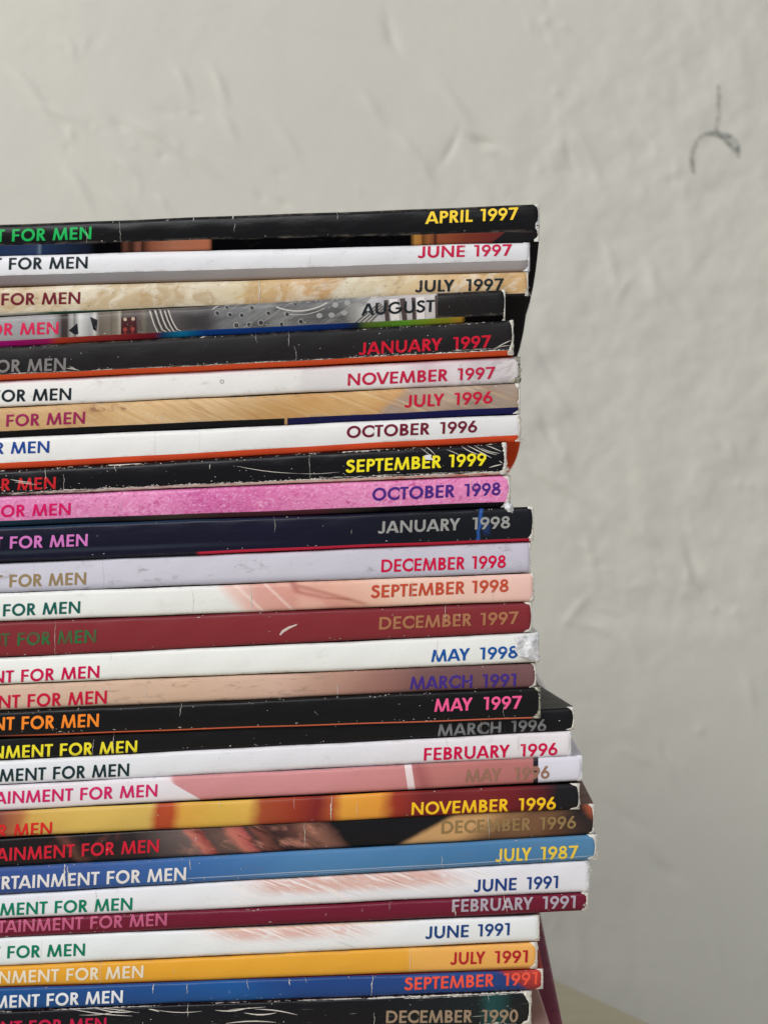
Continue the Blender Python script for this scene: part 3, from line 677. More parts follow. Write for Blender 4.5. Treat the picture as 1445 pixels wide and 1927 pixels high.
mag('pink mottled magazine dated OCTOBER 1998 in purple', 959, (933, 893), (991, 955), [(-50, (222, 134, 184)), (100, (220, 134, 182)), (300, (224, 136, 186)), (380, (208, 104, 166)), (500, (214, 114, 170)), (650, (224, 136, 184)), (1000, (228, 134, 188))],
    [title(-15, 974, 133, 969, 22.6, (212, 16, 96))]+date('OCTOBER', '1998', 700, 856, 873, 942, 942.5, 931.5, 23.8, (72, 36, 128)), band=10,
    bands=[(0, (36, 58, 76)), (130, (40, 54, 66)), (230, (44, 40, 44)), (330, (70, 60, 54)), (420, (70, 44, 48)), (600, (84, 44, 52)), (650, (60, 50, 46)), (720, (24, 22, 26)), (1000, (26, 25, 30))],
    over=[dict(c=(176, 52, 128), n=(.045, .06, .50, .70, .5), a=.7, d=2.2), dict(c=(242, 182, 216), n=(.09, .11, .50, .68, .3), a=.7, d=2.0), dict(c=(186, 44, 112), n=(.05, .10, .60, .70, .8), a=.55, d=2.5)], mott=.12, mott_s=(.12, .2), dy=.1, rim=4.5, wear=.3, corner=10, fleck=8, smudge=0)
mag('dark navy magazine dated JANUARY 1998 in silver with a blue streak', 1003, (991, 953), (1059, 1018), [(-50, (12, 13, 36)), (500, (13, 12, 38)), (700, (11, 13, 32)), (800, (11, 14, 22)), (895, (12, 16, 24)), (1010, (16, 18, 24))],
    [title(19, 1032.5, 165, 1027.5, 22.8, (206, 118, 190))]+date('JANUARY', '1998', 712, 866, 888, 960, 1004, 993.8, 22.6, (150, 150, 148)), band=5, bands=[(0, (40, 42, 52)), (370, (40, 40, 50)), (376, (196, 48, 72)), (1000, (180, 40, 60))],
    over=[dict(c=(44, 92, 168), x=(903, 909), s=3, w=4, sh=.12, a=.85), dict(c=(30, 58, 110), x=(910, 921), s=5, w=4, y=(20, 48), sy=8, a=.7), dict(c=(34, 58, 84), y=(-2, 4), sy=3, x=(-700, 420), s=200, a=.7), dict(c=(60, 70, 82), y=(45, 52), sy=3, x=(-700, 420), s=200, a=.4)], warp=3, warp_s=.08, shear=-.1, dy=-.35, rim=4.2, wear=.25, fleck=22, smudge=0, rough=.28)  # blue streaks are print; top and lower strips at left are painted sheen
mag('pale lavender grey magazine dated DECEMBER 1998 in red', 998, (1059, 1018), (1116, 1078), [(0, (204, 202, 216)), (500, (202, 200, 212)), (1000, (196, 192, 206))],
    [title(18, 1105, 162, 1100, 23.2, (150, 128, 92))]+date('DECEMBER', '1998', 717, 875, 887, 952, 1077, 1068.5, 24, (206, 12, 66)), dy=.2, rim=1.6, wear=.3, smudge=.55, rough=.5, over=[dict(c=(60, 60, 64), n=(.25, .4, .70, .74), a=.7), dict(c=(170, 172, 190), y=(46, 60), sy=6, a=.5)], mott=.03, bow=1.0)
mag('pale pink and white magazine dated SEPTEMBER 1998 with skin tone picture', 1004, (1116, 1078), (1170, 1132), [(0, (234, 236, 234)), (400, (230, 230, 226)), (425, (230, 196, 186)), (470, (226, 188, 176)), (540, (222, 172, 156)), (600, (222, 168, 150)), (660, (228, 180, 160)), (720, (234, 198, 178)), (1000, (232, 190, 180))],
    [title(6, 1160, 151, 1154, 22.8, (20, 92, 84))]+date('SEPTEMBER', '1998', 698, 875, 887, 957, 1125.5, 1113.5, 23.8, (190, 74, 50)), shear=-.9, over=[dict(c=(206, 134, 122), x=(470, 690), s=22, y=(12, 70), sy=9, yu=(556, .306), a=.55), dict(c=(232, 184, 168), x=(560, 612), s=14, y=(22, 60), sy=7, yu=(556, .306), a=.6), dict(c=(150, 66, 60), x=(552, 690), s=14, y=(3.5, 8), sy=5.5, yu=(556, .306), w=6, a=.75), dict(c=(150, 66, 60), x=(556, 612), s=12, y=(17, 20), sy=5, yu=(556, .22), w=6, a=.7), dict(c=(150, 66, 60), x=(544, 556), s=8, y=(-4, 18), sy=6, sh=-.5, w=4, a=.6), dict(c=(150, 70, 62), x=(612, 660), s=8, y=(30, 33), sy=3, yu=(612, .1), a=.6), dict(c=(240, 214, 204), x=(440, 446), s=4, sh=-1.0, a=.8), dict(c=(240, 214, 204), x=(495, 501), s=4, sh=-1.0, a=.7)],
    dy=0, rim=2.6, wear=.25, cracks=[(470, 0, 1, 1.7)], smudge=.15, front=(226, 214, 206))
mag('dark red magazine dated DECEMBER 1997 in gold with green title letters', 1000, (1170, 1132), (1237, 1190), (128, 42, 48),
    [title(33, 1215, 181, 1209, 24.3, (44, 108, 62), fade=.5, under=(110, 46, 50))]+date('DECEMBER', '1997', 713, 888, 903, 976, 1185, 1174, 23.6, (166, 112, 78)), dy=.1, rim=4.0, wear=.4, fleck=26, rough=.3, corner=8, over=[dict(c=(70, 20, 32), y=(-3, 4), sy=4, a=.5)], cracks=[(170, 1, 1, .1)],
    decals=[('printed_scratch', [[(526, 1194), (531, 1186), (543, 1179), (560, 1174), (558, 1177), (545, 1183), (534, 1190), (528, 1196)]], (206, 190, 184))], smudge=.0)
mag('off-white magazine dated MAY 1998 in blue with a torn white flap at the tail', 1013, (1237, 1190), (1288, 1247), [(0, (236, 237, 234)), (1000, (232, 233, 230))],
    [title(40, 1283.5, 187, 1275.5, 23.2, (202, 16, 76))]+date('MAY', '1998', 811, 884, 902, 974, 1246, 1238.2, 23, (22, 84, 160)), dy=-.2, rim=3.0, rimmat=M_TORN2, wear=.3, bow=1.1, smudge=.15, over=[dict(c=(120, 112, 108), y=(-3, 2), sy=3, a=.4)])
mag('beige to mauve brown magazine dated MARCH 1991 in purple', 1008, (1288, 1247), (1338, 1294), [(-50, (208, 178, 158)), (350, (206, 174, 150)), (520, (204, 170, 152)), (620, (180, 140, 124)), (720, (150, 106, 96)), (790, (116, 82, 80)), (880, (110, 76, 78)), (1010, (116, 80, 82))],
    [title(52, 1331, 201, 1324, 24.6, (196, 18, 58))]+date('MARCH', '1991', 771, 889, 907, 971, 1297.5, 1291.5, 24, (66, 44, 132)), dy=.1, rim=3.0, wear=.5, fleck=24, corner=12, rough=.5, over=[dict(c=(150, 126, 108), n=(.03, .12, .56, .68), x=(150, 640), s=30, a=.5)], grain=.10)
mag('black magazine dated MAY 1997 in hot pink with orange title letters', 1016, (1338, 1292), (1387, 1352), (13, 12, 14),
    [title(41, 1373, 186, 1367.6, 24.6, (246, 138, 44))]+date('MAY', '1997', 817, 889, 909, 982, 1339.5, 1333.4, 24.2, (240, 92, 148)), band=2.5, bands=[(0, (90, 50, 44)), (100, (190, 90, 60)), (1000, (206, 110, 84))], dy=-.5, rim=4.0, wear=.5, fleck=60, corner=12, smudge=0, rimmat=M_TORNG)
mag('black magazine dated MARCH 1996 in grey jutting out with a curled cover', 1080, (1387, 1330), (1431, 1374), (12, 12, 16),
    [title(113, 1423, 258, 1417, 23.6, (240, 226, 52))]+date('MARCH', '1996', 823, 943, 961, 1028, 1386, 1376.2, 23, (120, 122, 124)), dy=.7, rim=2.6, wear=.3, fleck=24, corner=11, skew=-15, smudge=0, front=(36, 36, 38), rough=.36)
mag('white magazine dated FEBRUARY 1996 in crimson', 1074, (1431, 1375), (1477, 1423), [(0, (226, 229, 234)), (700, (224, 222, 228)), (1000, (228, 222, 226))],
    [title(100, 1467, 243, 1460.5, 24, (24, 48, 54))]+date('FEBRUARY', '1996', 797, 959, 978, 1049, 1431.5, 1421.3, 23.8, (206, 14, 72)), dy=.25, rim=3.4, rimmat=M_TORN2, wear=.2, smudge=.15)
mag('pink skin tone magazine dated MAY 1996 with white tail end', 1095, (1477, 1421), (1526, 1470), [(-50, (226, 220, 226)), (240, (228, 220, 226)), (318, (230, 218, 222)), (326, (204, 138, 142)), (560, (206, 140, 142)), (755, (200, 132, 132)), (785, (166, 96, 96)), (810, (188, 118, 114)), (1005, (176, 110, 108)), (1020, (216, 214, 226)), (1100, (214, 212, 226))],
    [title(151, 1506, 296, 1499, 23.4, (204, 36, 100))]+date('MAY', '1996', 875, 943, 967, 1034, 1472, 1465, 23.6, (150, 112, 92)), shear=-.30, over=[dict(c=(226, 220, 226), x=(-900, 304), s=2, sh=-1.6, a=1.0), dict(c=(232, 214, 216), x=(760.5, 774), s=.8, sh=-.15), dict(c=(216, 214, 226), x=(1012, 1200), s=.8), dict(c=(36, 30, 40), x=(1003, 1012.5), y=(-5, 16), s=.7, sy=1), dict(c=(50, 42, 50), x=(1003, 1011), y=(24, 31), s=1.5, sy=1.5), dict(c=(50, 42, 50), x=(1003, 1012), y=(38, 60), s=.7, sy=1)], dy=0.0, rim=3.0, wear=.2, rimmat=M_TORN2, mott=.03)
mag('amber and red blurred picture magazine dated NOVEMBER 1996 in yellow', 1089, (1526, 1473), (1576, 1523), [(-60, (90, 50, 50)), (0, (130, 70, 60)), (40, (176, 110, 66)), (60, (204, 164, 84)), (150, (212, 178, 92)), (285, (206, 172, 90)), (300, (170, 70, 40)), (325, (176, 74, 40)), (345, (214, 160, 70)), (410, (212, 170, 74)), (470, (216, 172, 80)), (495, (160, 74, 44)), (560, (150, 54, 36)), (600, (120, 34, 34)), (630, (170, 80, 44)), (650, (222, 156, 60)), (715, (224, 150, 56)), (745, (150, 50, 36)), (800, (110, 32, 34)), (900, (116, 34, 38)), (960, (110, 28, 34)), (1020, (80, 24, 30)), (1050, (24, 22, 26)), (1095, (22, 22, 26))],
    [title(-49, 1579, 98, 1571, 24.3, (214, 40, 40))]+date('NOVEMBER', '1996', 774, 957, 975, 1046, 1534, 1523.5, 23.8, (248, 196, 36)), warp=8, shear=.12, mott=.07, mott_s=(.02, .03), dy=-.5, rim=4.5, wear=.35, cracks=[(625, 0, 1, 1.6)], fleck=14, corner=10, smudge=0, bands=(30, 26, 28))
mag('dark brown picture magazine dated DECEMBER 1996 in bronze with orange tail', 1117, (1576, 1512), (1632, 1570), [(-50, (22, 18, 22)), (100, (30, 22, 22)), (112, (96, 60, 50)), (125, (60, 40, 36)), (140, (30, 24, 26)), (240, (44, 34, 36)), (300, (90, 78, 76)), (338, (110, 92, 88)), (350, (190, 112, 100)), (366, (150, 70, 64)), (376, (90, 70, 66)), (410, (110, 84, 76)), (425, (196, 116, 100)), (445, (176, 88, 84)), (456, (70, 50, 50)), (470, (120, 70, 60)), (500, (50, 34, 34)), (540, (90, 56, 50)), (570, (140, 96, 80)), (598, (110, 74, 64)), (620, (16, 14, 18)), (900, (20, 18, 22)), (975, (110, 76, 54)), (1000, (96, 62, 44)), (1050, (60, 44, 40)), (1085, (38, 34, 34)), (1100, (150, 76, 50)), (1120, (190, 96, 62))],
    [title(154, 1612, 299, 1603.7, 24.4, (200, 32, 52))]+date('DECEMBER', '1996', 830, 999, 1015, 1084, 1569, 1559, 23.7, (142, 116, 76)), shear=-.75, warp=10, warp_s=.03, dy=.35, rim=3.6, wear=.2, mott=.16, mott_s=(.03, .04), fleck=10, smudge=0, over=[dict(c=(206, 140, 122), x=(350, 600), s=25, n=(.03, .035, .50, .70, -1.2), a=.6), dict(c=(60, 30, 30), x=(330, 620), s=25, n=(.035, .03, .52, .70, -1.6), a=.8), dict(c=(198, 154, 104), x=(866, 1010), s=14, sh=2.0, w=4), dict(c=(120, 86, 60), x=(950, 1080), s=30, sh=1.4, a=.8), dict(c=(120, 60, 54), x=(90, 240), s=30, n=(.03, .03, .5, .75), a=.5)], front=(96, 56, 44))
mag('sky blue magazine dated JULY 1987 in yellow with frayed tail', 1121, (1632, 1570), (1683, 1618), [(-50, (50, 76, 140)), (180, (52, 84, 148)), (360, (56, 102, 162)), (600, (76, 126, 172)), (900, (68, 118, 164)), (1120, (80, 128, 166))],
    [title(201, 1664, 350, 1656.6, 24.4, (226, 222, 220))]+date('JULY', '1987', 933, 1000, 1016, 1088, 1622, 1615.2, 24.4, (232, 200, 70)), dy=-.1, rim=4.6, wear=.5, cracks=[(122, 0, .6, 2.4), (128, .1, .8, 1.6), (357, .1, .5, 1.2), (940, .55, .9, 1.6)], fleck=26, corner=10, rough=.45,
    over=[dict(c=(220, 222, 226), y=(39.5, 40.3), sy=.7, x=(350, 1110), s=20, a=.85), dict(c=(220, 222, 226), y=(43, 43.6), sy=.6, x=(480, 900), s=60, a=.5)])
HAIR = lambda a, b, c0, c1: [dict(c=(214, 166, 152), x=(a, b), s=50, y=(c0, c1), sy=10, sh=-1.2, n=(.03, .05, .28, .50, -1.4), a=.85), dict(c=(240, 232, 230), x=(a-40, b+80), s=30, n=(.12, .03, .50, .62, -2.2), d=.2, a=.8), dict(c=(160, 104, 92), x=(a+20, b), s=40, y=(c0, c1-8), sy=6, n=(.12, .04, .54, .72, -2.0), a=.5), dict(c=(186, 168, 160), x=(a+60, b+90), s=40, n=(.11, .02, .62, .68, -2.6), d=.1, a=.6)]
mag('white magazine with reddish hair picture dated JUNE 1991, between the blue and the burgundy spine', 1108, (1683, 1618), (1730, 1678), [(0, (226, 228, 236)), (500, (230, 230, 234)), (1000, (224, 223, 230)), (1110, (224, 223, 230))],
    [title(103, 1719, 249, 1712.6, 23.5, (10, 122, 92))]+date('JUNE', '1991', 892, 972, 990, 1050, 1679, 1671.2, 23.4, (24, 60, 128)), over=HAIR(470, 830, -6, 30), dy=.2, rim=6.0, rimmat=M_TORN2, wear=.25, smudge=.12)
mag('burgundy magazine dated FEBRUARY 1991 in pale lilac', 1106, (1730, 1678), (1764, 1714), (108, 22, 46),
    [title(170, 1748, 314, 1741.7, 23.4, (186, 92, 126))]+date('FEBRUARY', '1991', 850, 1003, 1020, 1083, 1716.5, 1708.8, 23.5, (170, 160, 172)), dy=.1, rim=3.6, wear=.4, fleck=20, corner=9, cracks=[(856, .4, 1, 1.4), (948, 0, .9, 1.6)], smudge=0)
mag('white magazine with reddish hair picture dated JUNE 1991, directly above the orange yellow spine', 1014, (1764, 1721), (1818, 1771), [(0, (226, 232, 234)), (500, (230, 232, 234)), (1000, (228, 230, 232))],
    [title(14, 1803.7, 160, 1798.6, 23.3, (10, 118, 90))]+date('JUNE', '1991', 801, 882, 898, 959, 1767, 1760, 23.3, (26, 64, 124)), over=HAIR(400, 660, -6, 24)+[dict(c=(206, 170, 120), x=(380, 760), s=30, y=(-4, 3), sy=4, a=.6)], dy=.15, rim=3.0, rimmat=M_TORN, wear=.25, smudge=.1)
mag('orange yellow magazine dated JULY 1991 in red', 1010, (1818, 1772), (1858, 1823), [(0, (222, 158, 44)), (500, (226, 164, 52)), (765, (224, 162, 56)), (775, (228, 170, 84)), (1010, (234, 172, 92))],
    [title(125, 1846, 270, 1840, 23.3, (228, 216, 194))]+date('JULY', '1991', 848, 913, 930, 993, 1815.5, 1811.3, 23.3, (176, 34, 42)), dy=.1, rim=5.0, wear=.2, cracks=[(190, 0, 1, .7), (772, 0, 1, .8)], corner=10, over=[dict(c=(150, 90, 50), y=(44, 50), sy=3, x=(780, 1010), s=30, a=.5)], smudge=.1)
mag('royal blue magazine dated SEPTEMBER 1991 in orange red with red tail end', 1021, (1858, 1823), (1901, 1862), [(-50, (26, 78, 136)), (200, (30, 72, 132)), (420, (26, 82, 146)), (520, (30, 66, 128)), (900, (36, 66, 126)), (935, (44, 58, 118)), (945, (150, 50, 52)), (1020, (186, 66, 52))],
    [title(88, 1893.5, 231, 1887, 23.5, (226, 228, 232))]+date('SEPTEMBER', '1991', 761, 930, 947, 1011, 1863.5, 1852.5, 23.3, (232, 84, 64)), shear=-1.4, dy=0, rim=3.0, wear=.3, cracks=[(290, .05, .5, 1.6), (352, .1, .6, .9), (545, .05, .35, 1.6), (700, 0, 1, 1.6)], fleck=16, corner=9, smudge=0)
mag('scuffed black magazine dated DECEMBER 1990 in bronze with red title letters', 998, (1901, 1864), (1953, 1929), [(-50, (14, 13, 20)), (700, (15, 15, 20)), (900, (24, 30, 32)), (920, (28, 70, 70)), (945, (26, 60, 60)), (965, (24, 26, 28)), (1000, (26, 26, 28))],
    [title(55, 1944, 200, 1938.5, 23.6, (190, 26, 70))]+date('DECEMBER', '1990', 726, 889, 906, 975, 1925.5, 1923.5, 23.6, (150, 128, 106)), dy=.2, rim=4.6, wear=.95, fleck=60, corner=14, smudge=0, front=(150, 120, 112), wornline=[(690, 985, -1.5, 3.2), (560, 760, -1.2, 1.6), (100, 300, -1.5, 1.5), (760, 960, -5, 1.5)], scratches=[(130, 1898, 250, 1912, 1.4), (160, 1895, 262, 1906, 1.0), (180, 1897, 250, 1904, 1.8), (150, 1910, 235, 1899, 1.0), (0, 1901, 120, 1897, 1.2), (290, 1900, 380, 1903, 1.0), (405, 1901, 470, 1896, 1.8), (460, 1906, 520, 1906, 2.0), (480, 1899, 560, 1910, 1.6), (430, 1900, 500, 1895, 1.0), (425, 1926, 520, 1924, 1.8), (280, 1899, 300, 1904, 1.8), (600, 1880, 680, 1878, 1.0)],
    over=[dict(c=(190, 190, 186), n=(.02, .35, .66, .78, 2.0), x=(100, 1000), s=20, a=.6)])
mag('magazine with dusty pink cover just below the DECEMBER 1990 one, at the photo\'s lower edge', 1035, (1953, 1929), (2000, 1974), (170, 136, 128), front=(176, 140, 132), dy=.2, rim=2, skew=-8)
mag('magazine with plum burgundy cover receding beside the lowest spines', 1068, (2000, 1975), (2046, 2020), (112, 30, 66), front=(122, 36, 72), dy=.2, rim=2)
y = 2046; yr = 2020
PL = [(200, 198, 196), (40, 40, 46), (150, 60, 60), (210, 204, 190), (50, 80, 130), (206, 206, 210), (60, 50, 54), (180, 150, 120), (220, 218, 214), (90, 30, 40), (210, 208, 206)]
i = 0
Z_TABLE = -0.150
while True:
    zc = at(980, yr, 0).z
    if zc <= Z_TABLE+0.0042: break
    t = min(46, (zc-Z_TABLE)*10000)
    if zc-Z_TABLE < 0.0075: t = (zc-Z_TABLE)*10000
    mag('plain magazine low in the stack, below the edge of the photo', 1000+((i*37) % 50), (y, yr), (y+t, yr+t), PL[i % len(PL)], dy=.3, rim=2, group='magazines at the foot of the stack')
    y += t; yr += t+0.0; i += 1

byl = {m.label.split(' dated ')[-1][:14]: m for m in mags if ' dated ' in m.label}
def find(s): return [m for m in mags if s in m.label][0]
def blob_sheet(m, name, pts_grid, mat, rough_=.16):
    """small crumpled torn sheet: rows of (px, py, height in mm), refined and creased"""
    G = np.array(pts_grid, dtype=float); K = 5; r_ = np.random.RandomState(m.seed)
    def up(A):
        n = A.shape[0]; t = np.linspace(0, n-1, (n-1)*K+1); i = np.minimum(t.astype(int), n-2); f = (t-i)[:, None, None]
        return A[i]*(1-f)+A[i+1]*f
    G = up(G); G = up(G.transpose(1, 0, 2)).transpose(1, 0, 2)
    G[..., :2] += r_.uniform(-.7, .7, G.shape[:2]+(2,)); G[..., 2] = np.abs(G[..., 2])+r_.uniform(-rough_, rough_, G.shape[:2])+.08
    n = G.shape[1]
    vs = [at(x, y, m.dy*.001-max(h, .06)*.001) for x, y, h in G.reshape(-1, 3)]
    fs = [(i*n+j, i*n+j+1, (i+1)*n+j+1, (i+1)*n+j) for i in range(G.shape[0]-1) for j in range(n-1)]
    o = mesh(name, vs, fs, mat, m.root, m.org, smooth=True)
    md = o.modifiers.new('paper', 'SOLIDIFY'); md.thickness = 0.00012
# torn flap hanging over the tail of MAY 1998
m = find('MAY 1998')
blob_sheet(m, 'torn_flap', [[(966, 1198, .35), (985, 1196, .7), (1000, 1192, .4), (1013, 1191, .1)], [(974, 1208, .9), (988, 1208, .4), (1002, 1205, .8), (1014, 1203, .2)],
    [(967, 1222, 1.0), (984, 1222, .5), (999, 1219, .9), (1013, 1220, .3)], [(976, 1234, .8), (990, 1237, .9), (1002, 1234, .4), (1015, 1236, .2)], [(994, 1240, .3), (1000, 1243, .3), (1008, 1244, .2), (1014, 1245, .1)]], M_TORN2)
m = find('OCTOBER 1998')
blob_sheet(m, 'torn_flap', [[(949, 950, .2), (955, 946, .6), (962, 948, .5)], [(950, 957, .5), (957, 956, 1.1), (965, 955, .5)], [(955, 963, .3), (960, 964, .6), (966, 966, .2)]], M_TORN2)
# frayed paper fibres
def fibres(m, cx, cy, n, L, seed):
    rnd = random.Random(seed)
    vs, fs = [], []
    for _ in range(n):
        x, y, h = cx+rnd.uniform(-5, 3), cy+rnd.uniform(-7, 7), 0.1; an = rnd.uniform(-.9, .9); o = len(vs)
        for k in range(6):
            r_ = 0.00008*(1-k/7)
            p = at(x, y, m.dy*.001-h*.001)
            for q in range(3): vs.append(p+Vector((math.cos(q*2.1)*r_, -math.cos(q*2.1+.8)*r_*.5, math.sin(q*2.1)*r_)))
            an += rnd.uniform(-.5, .5); x += L*.22*math.cos(an); y += L*.22*math.sin(an); h += rnd.uniform(-.1, .25)
        fs += [(o+k*3+q, o+k*3+(q+1) % 3, o+k*3+3+(q+1) % 3, o+k*3+3+q) for k in range(5) for q in range(3)]
    mesh('paper_fibre', vs, fs, M_TORN, m.root, m.org)['kind'] = 'stuff'
fibres(find('OCTOBER 1996'), 979, 826, 9, 9, 3)
fibres(find('OCTOBER 1996'), 980, 790, 6, 6, 4)
fibres(find('JULY 1997'), 991, 549, 7, 6, 5)
fibres(find('JULY 1987'), 1119, 1610, 7, 7, 6)
fibres(find('between the blue'), 1108, 1640, 7, 7, 7)
fibres(find('NOVEMBER 1997'), 980, 690, 6, 6, 8)
fibres(find('FEBRUARY 1991'), 1100, 1708, 5, 6, 9)
fibres(find('SEPTEMBER 1999'), 953, 886, 6, 6, 10)

# ------------------------------------------------------------------ wall: hand-skimmed plaster
WALL_Y = 0.45
def vnoise(x, y, seed):
    r = np.random.RandomState(seed); T = r.rand(256, 256)
    xi = np.floor(x).astype(int); yi = np.floor(y).astype(int); fx = x-xi; fy = y-yi
    fx = fx*fx*(3-2*fx); fy = fy*fy*(3-2*fy)
    g = lambda a, b: T[a % 256, b % 256]
    return (g(xi, yi)*(1-fx)+g(xi+1, yi)*fx)*(1-fy)+(g(xi, yi+1)*(1-fx)+g(xi+1, yi+1)*fx)*fy
def fbm(x, y, seed, o=4):
    s, a, t = 0, 1.0, 0
    for k in range(o): s = s+a*vnoise(x*2**k+17*k, y*2**k+9*k, seed+k); t += a; a *= .5
    return s/t
x0, x1 = -0.30, 0.28; z0, z1 = -0.36, 0.32
gx = np.concatenate([np.linspace(-2.2, x0-.03, 14), np.linspace(x0, x1, 440), np.linspace(x1+.03, 2.2, 14)])
gz = np.concatenate([np.linspace(-1.0, z0-.03, 8), np.linspace(z0, z1, 500), np.linspace(z1+.03, 1.9, 12)])
X, Z = np.meshgrid(gx, gz, indexing='ij')
H = (fbm(X*9+5, Z*9+5, 3, 4)-.5)*0.0014
wx = X+0.02*(fbm(X*14, Z*14, 21, 3)-.5); wz = Z+0.02*(fbm(X*14+50, Z*14+50, 31, 3)-.5)
q = fbm((wx*.8+wz*.6)*42+9, (wz*.8-wx*.6)*15+3, 41, 3)
ps = 1/(1+np.exp(-(q-.56)*60)); mask = np.clip((fbm(X*6+31, Z*6+7, 61, 2)-.46)*6, 0, 1)
H += ps*mask*0.00042
# individual trowel ridges placed where the photograph shows them (pixel x, y, length, width, angle, height mm)
def wall_pt(px, py): p = at(px, py, WALL_Y); return p.x, p.z
PXW = (WALL_Y+DIST)/PX
def ridge(px, py, L, Wd, ang, h):
    global H
    cx, cz = wall_pt(px, py); a = math.radians(-ang); L *= PXW; Wd *= PXW*.72
    u = (X-cx)*math.cos(a)+(Z-cz)*math.sin(a); v = -(X-cx)*math.sin(a)+(Z-cz)*math.cos(a)
    v = v + 0.08*L*(u/L)**2*math.copysign(1, h)
    H = H+h*0.0019*np.exp(-(u/L)**2-(v/Wd)**2)
H += (fbm(X*75+3, Z*75+8, 71, 3)-.5)*0.0021*np.clip((fbm(X*8+11, Z*8+4, 81, 2)-.40)*4, .15, 1)
rr = random.Random(5)
for a in [(60, 170, 60, 12, 55, .5), (120, 215, 40, 12, 30, .5), (225, 235, 18, 10, 40, -.5), (290, 250, 40, 11, 35, .6), (345, 150, 30, 10, 65, .4), (415, 160, 35, 10, 70, .5), (370, 300, 40, 11, 40, .5), (430, 235, 30, 10, 60, .4),
          (150, 350, 50, 12, 60, .5), (245, 315, 30, 10, 40, .4), (230, 385, 40, 10, 45, .4), (540, 260, 50, 14, 60, .3), (735, 65, 34, 12, 75, -.55), (700, 200, 40, 14, 60, .4), (770, 280, 36, 14, 50, .5), (860, 200, 40, 12, 50, .4), (800, 320, 26, 10, 60, .4),
          (905, 268, 22, 9, 25, -1.1), (848, 280, 34, 8, -60, -.5), (925, 285, 22, 8, 30, .6), (1070, 290, 28, 10, 80, -.5), (1110, 300, 60, 12, 70, .3), (1150, 500, 60, 12, 80, .35), (1225, 520, 50, 14, 80, .4), (1250, 560, 40, 12, 55, .4), (1170, 545, 30, 10, -60, .4),
          (1032, 690, 36, 12, 60, -.6), (1030, 810, 26, 12, 65, -.7), (1060, 770, 40, 12, 60, .4), (1010, 905, 30, 12, 50, -.4), (1080, 925, 60, 14, 35, .5), (1160, 960, 50, 14, 45, .5), (1210, 1000, 40, 12, 50, .5), (1300, 1050, 50, 12, 75, -.5), (1325, 1110, 30, 12, 50, -.5), (1110, 1040, 60, 12, 80, .4), (1080, 1150, 40, 10, -50, .4),
          (1120, 1180, 40, 10, 20, .4), (1180, 1540, 50, 12, 40, -.5), (1215, 1590, 50, 12, 50, .5), (1255, 1640, 26, 14, 40, -.6), (1410, 1300, 40, 12, 80, .4), (1250, 1440, 40, 14, 60, .4), (1350, 1790, 50, 12, 75, .3), (1090, 1780, 50, 12, 85, .3), (1190, 1220, 50, 14, 70, .3)]: ridge(*a)
for _ in range(60):                       # clusters of trowel crumbs
    cx_, cy_, an_ = rr.uniform(-300, 1700), rr.uniform(-150, 2000), rr.gauss(55, 25)
    for _ in range(6): ridge(cx_+rr.gauss(0, 45), cy_+rr.gauss(0, 50), rr.uniform(7, 20), rr.uniform(6, 10), an_+rr.gauss(0, 22), rr.choice((-1, 1, 1))*rr.uniform(.12, .42))
vs = np.stack([X.ravel(), (WALL_Y-H).ravel(), Z.ravel()], 1)
nx, nz = X.shape
ii, jj = np.meshgrid(np.arange(nx-1), np.arange(nz-1), indexing='ij'); b_ = (ii*nz+jj).ravel()
F = np.stack([b_, b_+nz, b_+nz+1, b_+1], 1)
me = bpy.data.meshes.new('wall'); me.from_pydata(vs.tolist(), [], F.tolist()); me.polygons.foreach_set('use_smooth', [True]*len(F))
N = NT('wall_plaster')
tc = N.n.new('ShaderNodeTexCoord')
a = N.noise(tc.outputs['Object'], scale=9, detail=5, rough=0.6); b2 = N.noise(tc.outputs['Object'], scale=260, detail=4, rough=.6)
col = N.mix(N.step(a, .3, .7), lin((194, 192, 183)), lin((198, 196, 185)))
col = N.mix(N.math('MULTIPLY', N.step(b2, .6, .8), .25), col, lin((176, 172, 160)))
N.link(col, N.b.inputs['Base Color']); N.b.inputs['Roughness'].default_value = .6
bp = N.n.new('ShaderNodeBump'); bp.inputs['Strength'].default_value = .3; bp.inputs['Distance'].default_value = .0004
N.link(b2, bp.inputs['Height']); N.link(bp.outputs[0], N.b.inputs['Normal'])
me.materials.append(N.m)
wall = bpy.data.objects.new('wall', me); C.objects.link(wall)
wall['kind'] = 'structure'; wall['label'] = 'uneven off-white plaster wall behind the stack'
# grey scuff: a knock in the plaster, an arc with a drip above it
_sc = {}
def scuff(pts, c):
    """tapering mark hugging the wall: (px, py, half width px)"""
    vs, fs = [], []
    for k, (px, py, hw) in enumerate(pts):
        q = pts[min(k+1, len(pts)-1)]; p = pts[max(k-1, 0)]
        dx, dy = q[0]-p[0], q[1]-p[1]; L = math.hypot(dx, dy) or 1; nx_, ny_ = -dy/L, dx/L
        for s in (-1, -.5, 0, .5, 1):
            P = at(px+nx_*hw*s, py+ny_*hw*s, WALL_Y); P.y -= H[np.abs(gx-P.x).argmin(), np.abs(gz-P.z).argmin()]+.0004; vs.append(P)
    fs = [(i*5+j, i*5+j+1, (i+1)*5+j+1, (i+1)*5+j) for i in range(len(pts)-1) for j in range(4)]
    if c not in _sc:
        N = NT('scuff'); tc = N.n.new('ShaderNodeTexCoord')
        N.b.inputs['Base Color'].default_value = lin(c); N.b.inputs['Roughness'].default_value = .8
        N.link(N.math('MULTIPLY', N.step(N.noise(tc.outputs['Object'], scale=300, detail=6, rough=.8), .36, .60), .72), N.b.inputs['Alpha'])
        _sc[c] = N.m
    o = mesh('scuff_mark', vs, fs, _sc[c], wall, (0, 0, 0)); return o
